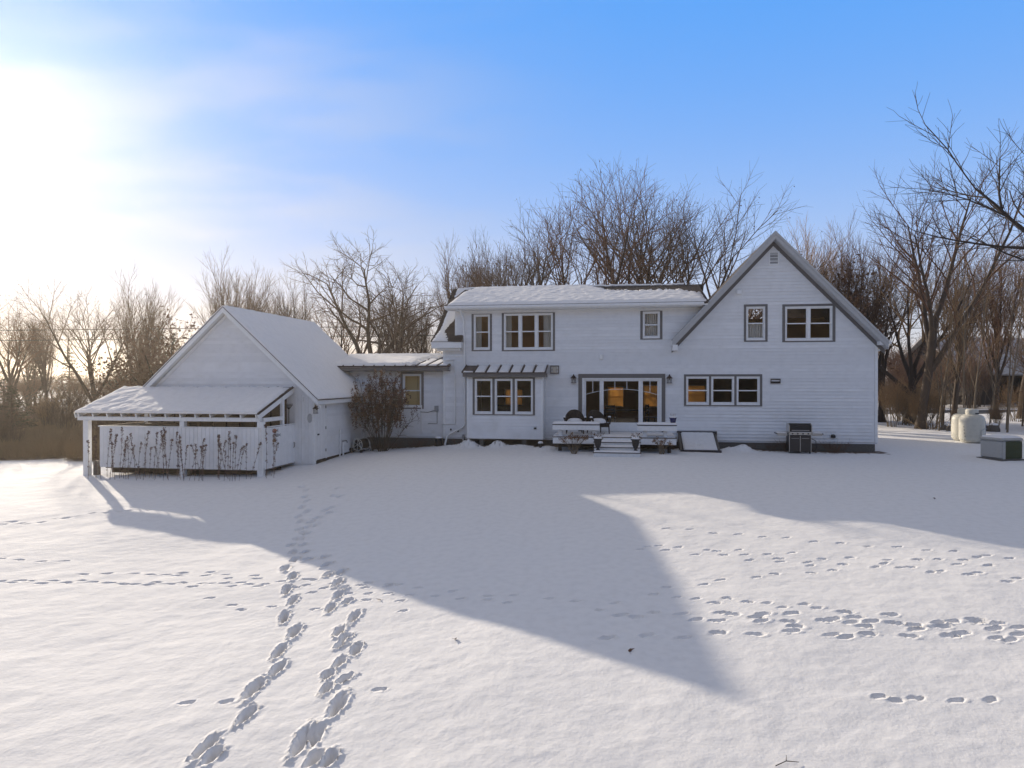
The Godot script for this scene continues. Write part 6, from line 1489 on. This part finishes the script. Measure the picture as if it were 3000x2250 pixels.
func make_protos() -> void:
	var maple := {"len": [3.2, 7.2, 3.9, 1.9, 0.8], "rad": [0.27, 0.17, 0.065, 0.022, 0.008], "tip": [0.18, 0.03, 0.014, 0.007, 0.004], "seg": [0.5, 0.7, 0.5, 0.45, 0.35], "n": [5, 9, 7, 6], "t0": [0.5, 0.40, 0.3, 0.2], "ang": [0.66, 0.66, 0.66, 0.65], "trop": [0.0, 0.045, 0.035, 0.03, 0.02], "wander": 0.10, "leaf": 0.12, "leaf_size": 0.05, "flare": 1}
	proto("maple0", 11, maple)
	proto("maple1", 27, maple.merged({"len": [4.2, 7.0, 3.6, 1.7, 0.75], "n": [6, 9, 7, 6], "t0": [0.45, 0.40, 0.3, 0.2], "ang": [0.6, 0.64, 0.68, 0.65]}, true))
	var vase := {"len": [4.0, 7.0, 3.0, 1.5, 0.65], "rad": [0.2, 0.09, 0.035, 0.014, 0.007], "tip": [0.10, 0.02, 0.010, 0.006, 0.004], "seg": [0.5, 0.7, 0.5, 0.45, 0.35], "n": [9, 10, 7, 5], "t0": [0.35, 0.15, 0.15, 0.15], "ang": [0.36, 0.40, 0.42, 0.45], "trop": [0.0, 0.09, 0.10, 0.08, 0.04], "wander": 0.08, "leaf": 0.0, "flare": 1}
	proto("vase0", 41, vase)
	proto("vase1", 53, vase.merged({"len": [5.5, 6.0, 2.7, 1.3, 0.6], "n": [11, 9, 6, 5]}, true))
	proto("crooked", 67, maple.merged({"len": [3.4, 6.0, 2.8, 1.3, 0.55], "wander": 0.30, "n": [5, 8, 7, 6], "ang": [0.7, 0.8, 0.75, 0.7], "leaf": 0.0}, true))
	proto("tall", 83, maple.merged({"len": [5.2, 8.5, 3.4, 1.5, 0.7], "n": [4, 11, 6, 6], "t0": [0.5, 0.2, 0.2, 0.15], "ang": [0.42, 0.7, 0.6, 0.55], "rad": [0.21, 0.16, 0.055, 0.02, 0.009], "wander": 0.11, "leaf": 0.0}, true))
	proto("oak", 97, maple.merged({"len": [2.0, 5.0, 2.4, 1.1, 0.5], "n": [8, 9, 7, 6], "t0": [0.3, 0.15, 0.15, 0.1], "ang": [0.8, 0.7, 0.7, 0.7], "leaf": 0.85, "leaf_size": 0.13}, true))
	proto("far_tree", 101, maple.merged({"len": [2.5, 6.0, 2.6, 1.2], "rad": [0.2, 0.11, 0.05, 0.024], "tip": [0.15, 0.03, 0.016, 0.012], "n": [6, 8, 7], "leaf": 0.0, "thin": true}, true))
	proto("sapling", 113, {"len": [7.0, 1.7, 0.8, 0.4], "rad": [0.05, 0.016, 0.008, 0.005], "tip": [0.012, 0.006, 0.004, 0.003], "seg": [0.6, 0.4, 0.3, 0.2], "n": [16, 5, 3], "t0": [0.25, 0.2, 0.2], "ang": [0.55, 0.5, 0.5], "trop": [0.02, 0.08, 0.06, 0.03], "wander": 0.05, "leaf": 0.0, "thin": true})
	proto("brush", 127, {"stems": 16, "lean": 0.55, "foot": 0.35, "len": [2.0, 0.9, 0.45], "rad": [0.017, 0.009, 0.005], "tip": [0.008, 0.005, 0.003], "seg": [0.35, 0.3, 0.2], "n": [7, 5], "t0": [0.3, 0.2], "ang": [0.5, 0.5], "trop": [0.03, 0.05, 0.04], "wander": 0.1, "leaf": 0.15, "leaf_size": 0.05, "thin": true})
	proto("twiggy", 131, {"stems": 14, "lean": 0.22, "foot": 0.5, "len": [4.2, 1.8, 0.8, 0.4], "rad": [0.03, 0.014, 0.008, 0.005], "tip": [0.012, 0.006, 0.005, 0.003], "seg": [0.5, 0.4, 0.3, 0.2], "n": [9, 6, 3], "t0": [0.3, 0.2, 0.2], "ang": [0.4, 0.45, 0.5], "trop": [0.02, 0.08, 0.06, 0.03], "wander": 0.07, "leaf": 0.1, "leaf_size": 0.06, "thin": true})
	proto("weeds", 137, {"stems": 12, "lean": 0.7, "foot": 0.18, "len": [0.55, 0.22], "rad": [0.004, 0.003], "tip": [0.003, 0.002], "seg": [0.12, 0.1], "n": [4], "t0": [0.3], "ang": [0.6], "trop": [0.0, 0.03], "wander": 0.12, "leaf": 0.35, "leaf_size": 0.025, "thin": true, "wood": 0})
	# conifers: whorls of drooping boughs with needle sprays
	rng.seed = 149
	for v in 2:
		var tr := MB.new()
		var cr := MB.new()
		var h := 8.0
		tr.tube([Vector3(0, -0.3, 0), Vector3(0, h * 0.5, 0), Vector3(0, h, 0)], [0.18, 0.11, 0.02], 7, false)
		var y := 0.9 if v == 0 else 2.2
		while y < h:
			var t := y / h
			var L := (2.6 * pow(1.0 - t, 0.75) + 0.2) * (1.0 if v == 0 else rng.randf_range(0.6, 1.2))
			for k in 6:
				var a := rng.randf() * TAU
				var o := Vector3(cos(a), 0, sin(a))
				var l := L * rng.randf_range(0.65, 1.1)
				var e := Vector3(0, y, 0) + o * l + Vector3(0, l * (0.18 if v == 1 else -0.08) + rng.randf_range(-0.15, 0.15), 0)
				tr.tube([Vector3(0, y, 0), e], [0.03, 0.008], 3, false)
				for m in int(l * 22.0) + 6:
					var s := pow(rng.randf(), 0.6)
					var c := Vector3(0, y, 0).lerp(e, s) + rnd3() * (0.16 + 0.16 * s)
					cr.leaf(c, (o * rng.randf_range(0.2, 1.0) + rnd3() * 0.7) * 0.16, rnd3() * 0.07)
			y += rng.randf_range(0.32, 0.52)
		protos["pine%d" % v] = {"trunk": tr.mesh(), "crown": cr.mesh(), "leaves": null, "h": h}

func plant(kind: String, called: String, label: String, category: String, x: float, z: float, h: float, turn: float, bark: Material, twig: Material, leaf: Material, group := "", squash := 1.0, tilt := Vector3.ZERO) -> Node3D:
	var P: Dictionary = protos[kind]
	var s: float = h / P.h
	var b := Basis.from_euler(Vector3(tilt.x, turn, tilt.z)).scaled(Vector3(s * squash, s, s * squash))
	var o := thing(called, label, category, Transform3D(b, Vector3(x, ground_at(x, z), z)), group)
	inst("trunk" if category == "tree" else "stems", P.trunk, bark, o)
	inst("crown" if category == "tree" else "twigs", P.crown, twig, o)
	if P.leaves: inst("dead_leaves", P.leaves, leaf, o)
	return o

func make_trees() -> void:
	var D: Material = M.dead_leaf
	var rows := [
		["maple1", -35.6, -50.0, 10.1, "bare spreading tree at the left edge of the photo"],
		["maple0", -26.0, -44.0, 9.8, "bare tree with leaning dark trunk left of the outbuilding, before the low sun"],
		["vase0", -26.7, -50.0, 11.9, "slim bare tree with a forked top between the left leaning tree and the leafy oak"],
		["oak", -20.9, -43.0, 7.8, "tree still holding brown leaves just left of the outbuilding roof"],
		["vase1", -39.6, -60.0, 10.4, "hazy bare tree far off beside the left edge"],
		["vase0", -19.1, -47.0, 12.5, "tall bare tree rising behind the outbuilding's gable peak"],
		["vase1", -19.7, -52.0, 11.4, "thinner bare tree just right of the one behind the outbuilding's peak"],
		["vase1", -15.4, -50.0, 11.4, "bare fan shaped tree above the outbuilding's roof ridge"],
		["crooked", -8.4, -42.0, 11.4, "crooked bare tree with twisting limbs above the breezeway"],
		["maple0", -12.2, -50.0, 10.2, "low bare tree left of the crooked tree, behind the outbuilding roof's end"],
		["vase0", -7.2, -46.0, 10.2, "twiggy bare tree right of the crooked tree above the breezeway roof"],
		["vase1", -5.9, -50.0, 9.7, "short bare tree against the farmhouse's left roof edge"],
		["vase0", -4.0, -50.0, 13.6, "feathery upright tree above the left end of the farmhouse ridge"],
		["vase1", -2.5, -52.0, 14.4, "second feathery upright tree above the left end of the ridge"],
		["maple1", 1.3, -45.0, 14.0, "leftmost of the broad bare trees behind the farmhouse ridge"],
		["maple0", 4.2, -44.0, 15.6, "broad bare tree with seed clusters, second from left behind the ridge"],
		["maple1", 7.8, -46.0, 17.5, "tallest broad bare tree behind the middle of the farmhouse roof"],
		["maple0", 11.4, -45.0, 16.2, "broad bare tree nearest the gable, spreading to the right"],
		["oak", 15.9, -50.0, 11.0, "rounded russet tree touching the gable's left slope"],
		["vase1", 19.5, -48.0, 14.3, "bare tree showing just right of the gable's peak"],
		["maple0", 18.8, -49.0, 12.3, "low spreading tree behind the gable's right slope"],
		["vase0", 22.5, -47.0, 14.4, "upright brushy tree behind the gable's right slope"],
		["oak", 20.6, -46.0, 11.1, "tree with clinging brown leaves above the gable's right slope"],
		["maple1", 23.0, -44.0, 10.3, "bare tree low against the gable's right eave"],
		["tall", 21.9, -37.8, 14.9, "large bare tree with forking trunk standing right of the farmhouse"],
		["maple0", 24.0, -42.5, 12.2, "bare tree just behind the large forking one right of the farmhouse"],
		["vase1", 28.5, -45.5, 11.9, "slim bare tree above the propane tanks"],
		["vase0", 32.2, -47.0, 13.4, "bare tree behind the saplings near the right edge"],
		["tall", 34.2, -47.5, 12.4, "dense bare tree cut by the right edge"],
		["maple0", -20.9, -60.0, 9.4, "distant bare tree behind the outbuilding's peak"],
		["maple1", -48.0, -70.0, 8.8, "far hazy tree low at the left edge"],
	]
	var i := 0
	for r in rows:
		i += 1
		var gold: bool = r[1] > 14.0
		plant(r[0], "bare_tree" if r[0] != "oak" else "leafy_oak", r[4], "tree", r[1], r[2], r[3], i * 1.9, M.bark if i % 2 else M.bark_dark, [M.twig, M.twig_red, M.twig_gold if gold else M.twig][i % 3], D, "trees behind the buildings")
	# the near tree whose limbs reach in at the top right
	var n := plant("tall", "bare_tree", "near tree whose long dark limbs reach in at the upper right corner", "tree", 22.8, -25.5, 15.5, 2.2, M.bark_dark, M.bark_dark, D, "", 1.25)
	# saplings on the right
	rng.seed = 211
	for k in 24:
		var x := rng.randf_range(20.5, 31.0)
		var z := -rng.randf_range(33.0, 42.0) - (x - 22.0) * 0.25
		if absf(x - 21.9) < 0.8 and absf(z + 37.8) < 1.0: continue
		if x / -z < 0.58: x = -z * rng.randf_range(0.60, 0.74)
		var far: bool = k % 3 == 0
		plant("sapling", "sapling", "slender bare sapling in the thicket by the right edge", "tree", x, z, rng.randf_range(6.0, 11.5), rng.randf() * TAU, M.bark_pale, M.twig_gold, D, "saplings by the right edge", 1.0 if far else 0.8, Vector3(rng.randf_range(-0.08, 0.08), 0, rng.randf_range(-0.08, 0.08)))
	# brush on the right behind the tanks
	for k in 20:
		var x := rng.randf_range(21.0, 32.0)
		var z := -rng.randf_range(36.0, 46.0)
		if x / -z < 0.53: x = -z * rng.randf_range(0.55, 0.74)
		plant("brush" if k % 2 else "twiggy", "bare_bush", "tan leafless bush in the thicket behind the propane tanks", "bush", x, z, rng.randf_range(1.6, 3.6), rng.randf() * TAU, M.bark_pale, M.twig_gold, D, "bushes behind the propane tanks", 1.2)
	for k in 14:
		var x := rng.randf_range(26.0, 44.0)
		var z := -rng.randf_range(59.0, 66.0)
		plant("twiggy", "bare_bush", "brown bush in the hedge beyond the road", "bush", x, z, rng.randf_range(3.0, 6.0), rng.randf() * TAU, M.bark, M.twig_red, D, "bushes beyond the road", 1.3)
	# thicket behind the breezeway and the farmhouse
	for k in 15:
		var x := -16.0 + k * 1.0 + rng.randf_range(-0.5, 0.5)
		var z := -rng.randf_range(40.0, 52.0)
		plant("twiggy", "bare_bush", "brown leafless bush in the thicket behind the buildings", "bush", x, z, rng.randf_range(3.0, 6.0), rng.randf() * TAU, M.bark, M.twig_red, D, "bushes behind the buildings", 1.0)
	# left field: brush, pines, low evergreens
	for k in 34:
		var z := -rng.randf_range(31.5, 52.0)
		var x := z * rng.randf_range(0.50, 0.78)
		plant("brush" if k % 2 else "twiggy", "bare_bush", "brown bush in the rough field left of the outbuilding", "bush", x, z, rng.randf_range(1.4, 3.4), rng.randf() * TAU, M.bark, M.twig if k % 3 else M.twig_gold, D, "bushes in the left field", 1.25)
	var pines := [[-27.5, -55.0, 7.0, "dark pine below the leafy oak left of the outbuilding"], [-23.0, -48.0, 6.2, "dark evergreen close beside the outbuilding's left roof slope"], [-47.0, -75.0, 6.6, "broad distant pine left of the leaning tree"], [-54.0, -80.0, 6.4, "distant pine nearest the left edge"], [-46.0, -68.0, 4.6, "low distant pine at far left"], [-43.0, -82.0, 6.0, "distant pine behind the leaning tree's trunk"], [-37.0, -66.0, 5.2, "distant pine right of the leaning tree"], [-24.8, -35.0, 2.8, "low olive evergreen at the left edge of the field"], [-29.5, -41.0, 3.4, "wide olive evergreen behind the low one at the left edge"]]
	for k in pines.size():
		var p: Array = pines[k]
		plant("pine%d" % (k % 2), "pine_tree", p[3], "tree", p[0], p[1], p[2], k * 1.3, M.bark_dark, M.pine_needle, D, "evergreens on the left", 1.0 if k < 7 else 1.5)
	# the wood across the lawn behind the viewer; the windows mirror it
	for part in 4:
		var Q: Dictionary = protos["pine0" if part < 2 else "maple1"]
		var many := 170 if part < 2 else 60
		var mq := MultiMesh.new()
		mq.transform_format = MultiMesh.TRANSFORM_3D
		mq.mesh = Q.trunk if part % 2 == 0 else Q.crown
		mq.instance_count = many
		rng.seed = 601 + part / 2
		for k in many:
			var x := -70.0 + k * 140.0 / many + rng.randf_range(-1.0, 1.0)
			var z := rng.randf_range(24.0, 40.0)
			var s: float = rng.randf_range(12.0, 17.0) / Q.h
			mq.set_instance_transform(k, Transform3D(Basis(Vector3.UP, rng.randf() * TAU).scaled(Vector3(s * 1.2, s, s * 1.2)), Vector3(x, ground_at(x, z) - 0.1, z)))
		var w := MultiMeshInstance3D.new()
		w.name = ["pine_trunks", "pine_wood", "bare_trunks", "bare_wood"][part]
		w.multimesh = mq
		w.material_override = [M.bark, M.pine_needle, M.bark, M.twig_gold][part]
		w.set_meta("kind", "stuff"); w.set_meta("label", "mixed wood across the lawn, seen only mirrored in the windows"); w.set_meta("category", "wood")
		add_child(w)
	# the wood far behind
	var P: Dictionary = protos["far_tree"]
	for part in 2:
		var mm := MultiMesh.new()
		mm.transform_format = MultiMesh.TRANSFORM_3D
		mm.mesh = P.trunk if part == 0 else P.crown
		mm.instance_count = 330
		rng.seed = 307
		for k in 330:
			var a := rng.randf_range(-0.86, 0.86)
			var d := rng.randf_range(78.0, 150.0)
			var x := sin(a) * d
			var z := -cos(a) * d
			var h := rng.randf_range(5.0, 8.5) * (0.62 if x < -20.0 else 1.0)
			var s: float = h / P.h
			mm.set_instance_transform(k, Transform3D(Basis(Vector3.UP, rng.randf() * TAU).scaled(Vector3(s * 1.2, s, s * 1.2)), Vector3(x, ground_at(x, z) - 0.1, z)))
		var o := MultiMeshInstance3D.new()
		o.name = "distant_wood" if part == 0 else "distant_wood_crowns"
		o.multimesh = mm
		o.material_override = M.bark if part == 0 else M.twig_red
		o.set_meta("kind", "stuff"); o.set_meta("label", "brown leafless wood along the horizon" if part == 0 else "twiggy crowns of the brown wood along the horizon"); o.set_meta("category", "wood")
		add_child(o)

func make_small_plants() -> void:
	# goldenrod in front of the porch fence
	rng.seed = 401
	var st := []
	for v in 5:
		var sm := MB.new()
		var pl := MB.new()
		var h := 1.0
		var q := Vector3.ZERO
		var d := Vector3(rng.randf_range(-0.14, 0.14), 1, rng.randf_range(-0.1, 0.1)).normalized()
		var pts := [Vector3(0, -0.1, 0)]
		var rr := [0.006]
		for i in 6:
			d = (d + rnd3() * 0.08).normalized()
			q += d * h / 6.0
			pts.append(q); rr.append(lerpf(0.006, 0.003, i / 5.0))
		if v % 2 == 0:
			pts.append(q + (d + Vector3(0.6, 0.1, 0)).normalized() * 0.08); rr.append(0.003)
		sm.tube(pts, rr, 4, false)
		for i in 90:
			var t := rng.randf_range(0.58, 1.0)
			var k := mini(int(t * 6.0), 5)
			var p: Vector3 = pts[k + 1].lerp(pts[mini(k + 2, pts.size() - 1)], t * 6.0 - k)
			pl.leaf(p + rnd3() * 0.045, rnd3() * 0.03, rnd3() * 0.022)
		for i in 30:
			var t := rng.randf_range(0.15, 0.7)
			var k := mini(int(t * 6.0), 5)
			pl.leaf(pts[k + 1] + rnd3() * 0.04, rnd3() * 0.05, rnd3() * 0.012)
		st.append([sm.mesh(), pl.mesh()])
	for k in 62:
		var u := -16.75 + k * 0.097 + rng.randf_range(-0.06, 0.06)
		if k > 55: u = rng.randf_range(-11.3, -10.7)
		var w := rng.randf_range(7.12, 7.75) if k <= 55 else rng.randf_range(6.3, 7.3)
		var h := rng.randf_range(0.85, 1.6)
		var b := HB * Basis.from_euler(Vector3(rng.randf_range(-0.08, 0.1), rng.randf() * TAU, rng.randf_range(-0.2, 0.2)))
		var q := hp(u, 0, w)
		q.y = ground_at(q.x, q.z)
		var o := thing("dry_stalk", "dead goldenrod stalk with drooping brown plume before the porch fence", "plant", Transform3D(b.scaled_local(Vector3(1.0, h, 1.0)), q), "goldenrod stalks before the fence")
		inst("stem", st[k % 5][0], M.goldenrod, o); inst("plume", st[k % 5][1], M.goldenrod, o).set_meta("kind", "stuff")
	# low weeds along the foundations
	for k in 26:
		var u: float = [rng.randf_range(4.4, 9.6), rng.randf_range(-10.2, -6.4)][k % 2]
		var w := rng.randf_range(0.15, 0.75) if u > 0 else rng.randf_range(0.0, 0.6)
		if u > 5.5 and u < 7.2: w = 0.2
		if u > 9.35: w = rng.randf_range(-0.3, 0.6)
		var q := hp(u, 0, w)
		plant("weeds", "dead_weeds", "tuft of dead weeds against the right foundation" if u > 0 else "tuft of dead weeds against the breezeway foundation", "plant", q.x, q.z, rng.randf_range(0.2, 0.55) * (1.6 if u > 8.0 else 1.0), rng.randf() * TAU, M.dead_leaf, M.dead_leaf, M.dead_leaf, "weeds along the foundation", 1.3)
	hydrangea("brown hydrangea with a dense head of dried blooms left of the steps", -1.63, 2.85, 0.55, 0.80, 22)
	hydrangea("sparse brown hydrangea with few dried blooms right of the steps", 1.40, 2.80, 0.48, 0.62, 10)
	# grass at the foot of the large tree, stones beside it
	var q := Vector3(21.9, 0, -37.3)
	plant("weeds", "grass_tuft", "golden grass tuft round the foot of the large forking tree", "plant", q.x, q.z, 0.9, 0.4, M.dry_grass, M.dry_grass, M.dry_grass, "", 2.4)
	rng.seed = 431
	for k in 16:
		var x := 22.6 + rng.randf_range(-0.3, 2.6)
		var z := -36.6 + rng.randf_range(-0.7, 0.8)
		var r := rng.randf_range(0.16, 0.34)
		var sh := MB.new()
		for f in [[0, 1, 2], [0, 2, 3], [0, 3, 4], [0, 4, 1], [5, 2, 1], [5, 3, 2], [5, 4, 3], [5, 1, 4]]:
			pass
		var ring := []
		for a in 7: ring.append(Vector3(cos(TAU * a / 7) * r * rng.randf_range(0.8, 1.3), rng.randf_range(-0.05, 0.06), sin(TAU * a / 7) * r * rng.randf_range(0.7, 1.1)))
		var top := []
		for a in 7: top.append(ring[a] * 0.6 + Vector3(0, r * rng.randf_range(0.55, 0.8), 0))
		for a in 7:
			var b := (a + 1) % 7
			sh.quad(ring[b], ring[a], top[a], top[b])
			sh.quad(ring[a] + Vector3(0, -r, 0), ring[a], ring[b], ring[b] + Vector3(0, -r, 0))
			sh.tri(top[b], top[a], Vector3(0, r * 0.8, 0))
		var o := thing("field_stone", "rough grey stone in the pile beside the large forking tree", "stone", Transform3D(Basis(Vector3.UP, rng.randf() * TAU), Vector3(x, ground_at(x, z) + rng.randf_range(0.0, 0.18), z)), "stones by the large tree")
		ofs = Vector3.ZERO
		obj("stone", sh, M.rock, o)
		if k % 2 == 0: obj("snow_cap", MB.new().lathe([Vector2(r * 0.62, r * 0.6), Vector2(r * 0.5, r * 0.86), Vector2(0.0, r * 0.98)], 8), M.snow, o)
	# scraps on the snow
	for s in [[-2.2, -11.78, "dead leaf on the shaded snow left of the shadow's middle", 0.035], [1.56, -9.33, "dead leaf lying in the long shadow near the sunlit patch", 0.035], [10.3, -17.2, "dead leaf on the shaded snow at right", 0.035], [-0.8, -10.0, "dead leaf at the shadow's lower edge", 0.035]]:
		var y := ground_at(s[0], s[1])
		var o := thing("dead_leaf", s[2], "leaf", Transform3D(Basis.from_euler(Vector3(0.5, s[0], 0.3)), Vector3(s[0], y + 0.015, s[1])), "leaves on the snow")
		var l := MB.new()
		l.leaf(Vector3.ZERO, Vector3(s[3], 0.02, 0), Vector3(0, 0.01, s[3] * 0.7)); l.leaf(Vector3(0.03, 0.01, 0.02), Vector3(0.02, 0.03, s[3]), Vector3(s[3] * 0.6, 0.0, 0))
		obj("blade", l, M.dead_leaf, o)
		obj("stalk", MB.new().tube([Vector3(-0.03, 0, 0), Vector3(-0.08, 0.01, 0.01)], [0.002, 0.002], 3), M.dead_leaf, o)
	var x := 2.62
	var z := -6.75
	var tw := thing("fallen_twig", "small forked twig lying on the snow near the bottom right", "twig", Transform3D(Basis(Vector3.UP, 0.4), Vector3(x, ground_at(x, z) + 0.01, z)))
	obj("stick", MB.new().tube([Vector3(-0.12, 0.0, 0), Vector3(0, 0.025, 0.01), Vector3(0.12, 0.01, 0.05)], [0.006, 0.005, 0.003], 4), M.bark_dark, tw)
	obj("fork", MB.new().tube([Vector3(0, 0.025, 0.01), Vector3(0.06, 0.04, -0.05)], [0.004, 0.002], 4), M.bark_dark, tw)

func make_distance() -> void:
	# wires
	for wv in [[Vector3(-75, 4.9, -46), Vector3(75, 7.0, -46), "lower utility wire crossing behind the outbuilding and trees"], [Vector3(-75, 5.7, -47), Vector3(75, 7.6, -47), "upper utility wire crossing behind the outbuilding and trees"]]:
		var pts := []
		var rr := []
		for i in 41:
			var t := i / 40.0
			pts.append(wv[0].lerp(wv[1], t) - Vector3(0, 4.0 * 0.35 * t * (1.0 - t), 0) - wv[0]); rr.append(0.022)
		var o := inst(numbered("utility_wire"), MB.new().tube(pts, rr, 4).mesh(), M.wire, self)
		o.position = wv[0]
		tag(o, wv[2], "wire", "utility wires")
	# neighbouring barn on the right
	var N := thing("distant_barn", "grey roofed barn beyond the road, seen through the thicket at right", "barn", Transform3D(Basis(Vector3.UP, 0.25), Vector3(52.0, ground_at(52.0, -76.0), -76.0)))
	ofs = Vector3.ZERO
	var mb := MB.new()
	mb.box(-9, 9, -0.5, 3.2, -4.9, -4.8); mb.box(-9, -8.9, -0.5, 3.2, -4.79, 4.8); mb.box(8.9, 9, -0.5, 3.2, -4.79, 4.8)
	mb.box(-8.89, -5.0, -0.5, 3.2, 4.7, 4.8); mb.box(-1.0, 1.0, -0.5, 3.2, 4.7, 4.8); mb.box(5.0, 8.89, -0.5, 3.2, 4.7, 4.8); mb.box(-4.99, -1.01, 2.6, 3.2, 4.7, 4.8); mb.box(1.01, 4.99, 2.6, 3.2, 4.7, 4.8)
	obj("wall", mb, M.dark_wood, N)
	obj("roof", slab(Vector3(-9.6, 3.0, 5.4), Vector3(19.2, 0, 0), Vector3(0, 4.0, -5.4), 0.15), M.pale_grey, N)
	obj("roof", slab(Vector3(-9.6, 3.0, -5.4), Vector3(19.2, 0, 0), Vector3(0, 4.0, 5.4), 0.15), M.pale_grey, N)
	for s in [-9.0, 8.9]: obj("gable", MB.new().prism([Vector2(-4.8, 3.2), Vector2(4.8, 3.2), Vector2(0, 6.7)], 0.0, 0.1, Transform3D(Basis(Vector3.FORWARD, Vector3.UP, Vector3.RIGHT), Vector3(s, 0, 0))), M.dark_wood, N)
	# dry grass in the left field
	var gm := MB.new()
	rng.seed = 503
	for i in 16:
		var a := rng.randf() * TAU
		var r := rng.randf() * 0.16
		var b := Vector3(cos(a) * r, 0, sin(a) * r)
		var t := b + Vector3(rng.randf_range(-0.25, 0.25), rng.randf_range(0.3, 0.62), rng.randf_range(-0.25, 0.25))
		gm.leaf(b.lerp(t, 0.45), (t - b) * 0.55, Vector3(cos(a + 1.5), 0, sin(a + 1.5)) * 0.008)
	var mm := MultiMesh.new()
	mm.transform_format = MultiMesh.TRANSFORM_3D
	mm.mesh = gm.mesh()
	var spots := []
	while spots.size() < 7000:
		var z := -rng.randf_range(27.6, 58.0)
		var x := z * rng.randf_range(0.34, 0.80)
		if x < -13.6 and brown(x, z) > 0.4: spots.append(Vector3(x, ground_at(x, z) - 0.03, z))
	mm.instance_count = spots.size()
	for k in spots.size(): mm.set_instance_transform(k, Transform3D(Basis(Vector3.UP, rng.randf() * TAU).scaled(Vector3.ONE * rng.randf_range(0.7, 1.5)), spots[k]))
	var o := MultiMeshInstance3D.new()
	o.name = "dry_grass"
	o.multimesh = mm
	o.material_override = M.dry_grass
	o.set_meta("kind", "stuff"); o.set_meta("label", "dead brown grass of the rough field left of the outbuilding"); o.set_meta("category", "grass")
	add_child(o)

func _ready() -> void:
	rng.seed = 1
	fine.seed = 2; fine.frequency = 1.0; fine.fractal_octaves = 3
	var cam := Camera3D.new()
	cam.name = "camera"
	add_child(cam)
	cam.position = Vector3(0, 2.6, 0)
	cam.rotation = Vector3(-0.0049, 0, 0)
	cam.fov = 57.07
	cam.near = 0.1; cam.far = 3000.0
	cam.current = true
	var env := Environment.new()
	env.background_mode = Environment.BG_SKY
	var sky := Sky.new()
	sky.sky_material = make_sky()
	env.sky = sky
	env.tonemap_mode = Environment.TONE_MAPPER_LINEAR
	env.tonemap_exposure = 1.12
	# thin haze that lights up towards the sun
	env.volumetric_fog_enabled = true
	env.volumetric_fog_density = 0.00075
	env.volumetric_fog_albedo = Color(1.0, 0.95, 0.88)
	env.volumetric_fog_anisotropy = 0.68
	env.sdfgi_enabled = true; env.ssao_enabled = true; env.ssil_enabled = true
	var we := WorldEnvironment.new()
	we.name = "environment"
	we.environment = env
	add_child(we)
	var sun := DirectionalLight3D.new()
	sun.name = "sun"
	sun.light_energy = 1.6
	sun.light_color = Color(1.0, 0.94, 0.855)
	sun.light_angular_distance = 0.55
	sun.shadow_enabled = true
	add_child(sun)
	var az := deg_to_rad(SUN_AZ)
	var el := deg_to_rad(SUN_EL)
	var s := Vector3(sin(az) * cos(el), sin(el), -cos(az) * cos(el))
	sun.look_at_from_position(s * 50.0, Vector3.ZERO)
	make_materials()
	make_ground()
	print("ground ", Time.get_ticks_msec())
	make_house(); make_breezeway(); make_outbuilding(); make_deck()
	print("house ", Time.get_ticks_msec())
	make_protos()
	print("protos ", Time.get_ticks_msec())
	make_trees()
	make_shrub(); make_small_plants()
	chair("dark wicker chair with snowy seat, left of the two on the deck", -1.72, 1.25, 0.1)
	chair("dark wicker chair turned towards the steps, right of the two on the deck", -0.85, 1.15, 0.55)
	urn("black urn planter with snow and dead stems on the left of the steps", -0.78, 3.32)
	urn("black urn planter with snow and dead stems on the right of the steps", 0.50, 3.32)
	make_yard_things(); make_furniture()
	make_distance()
	print("done ", Time.get_ticks_msec())
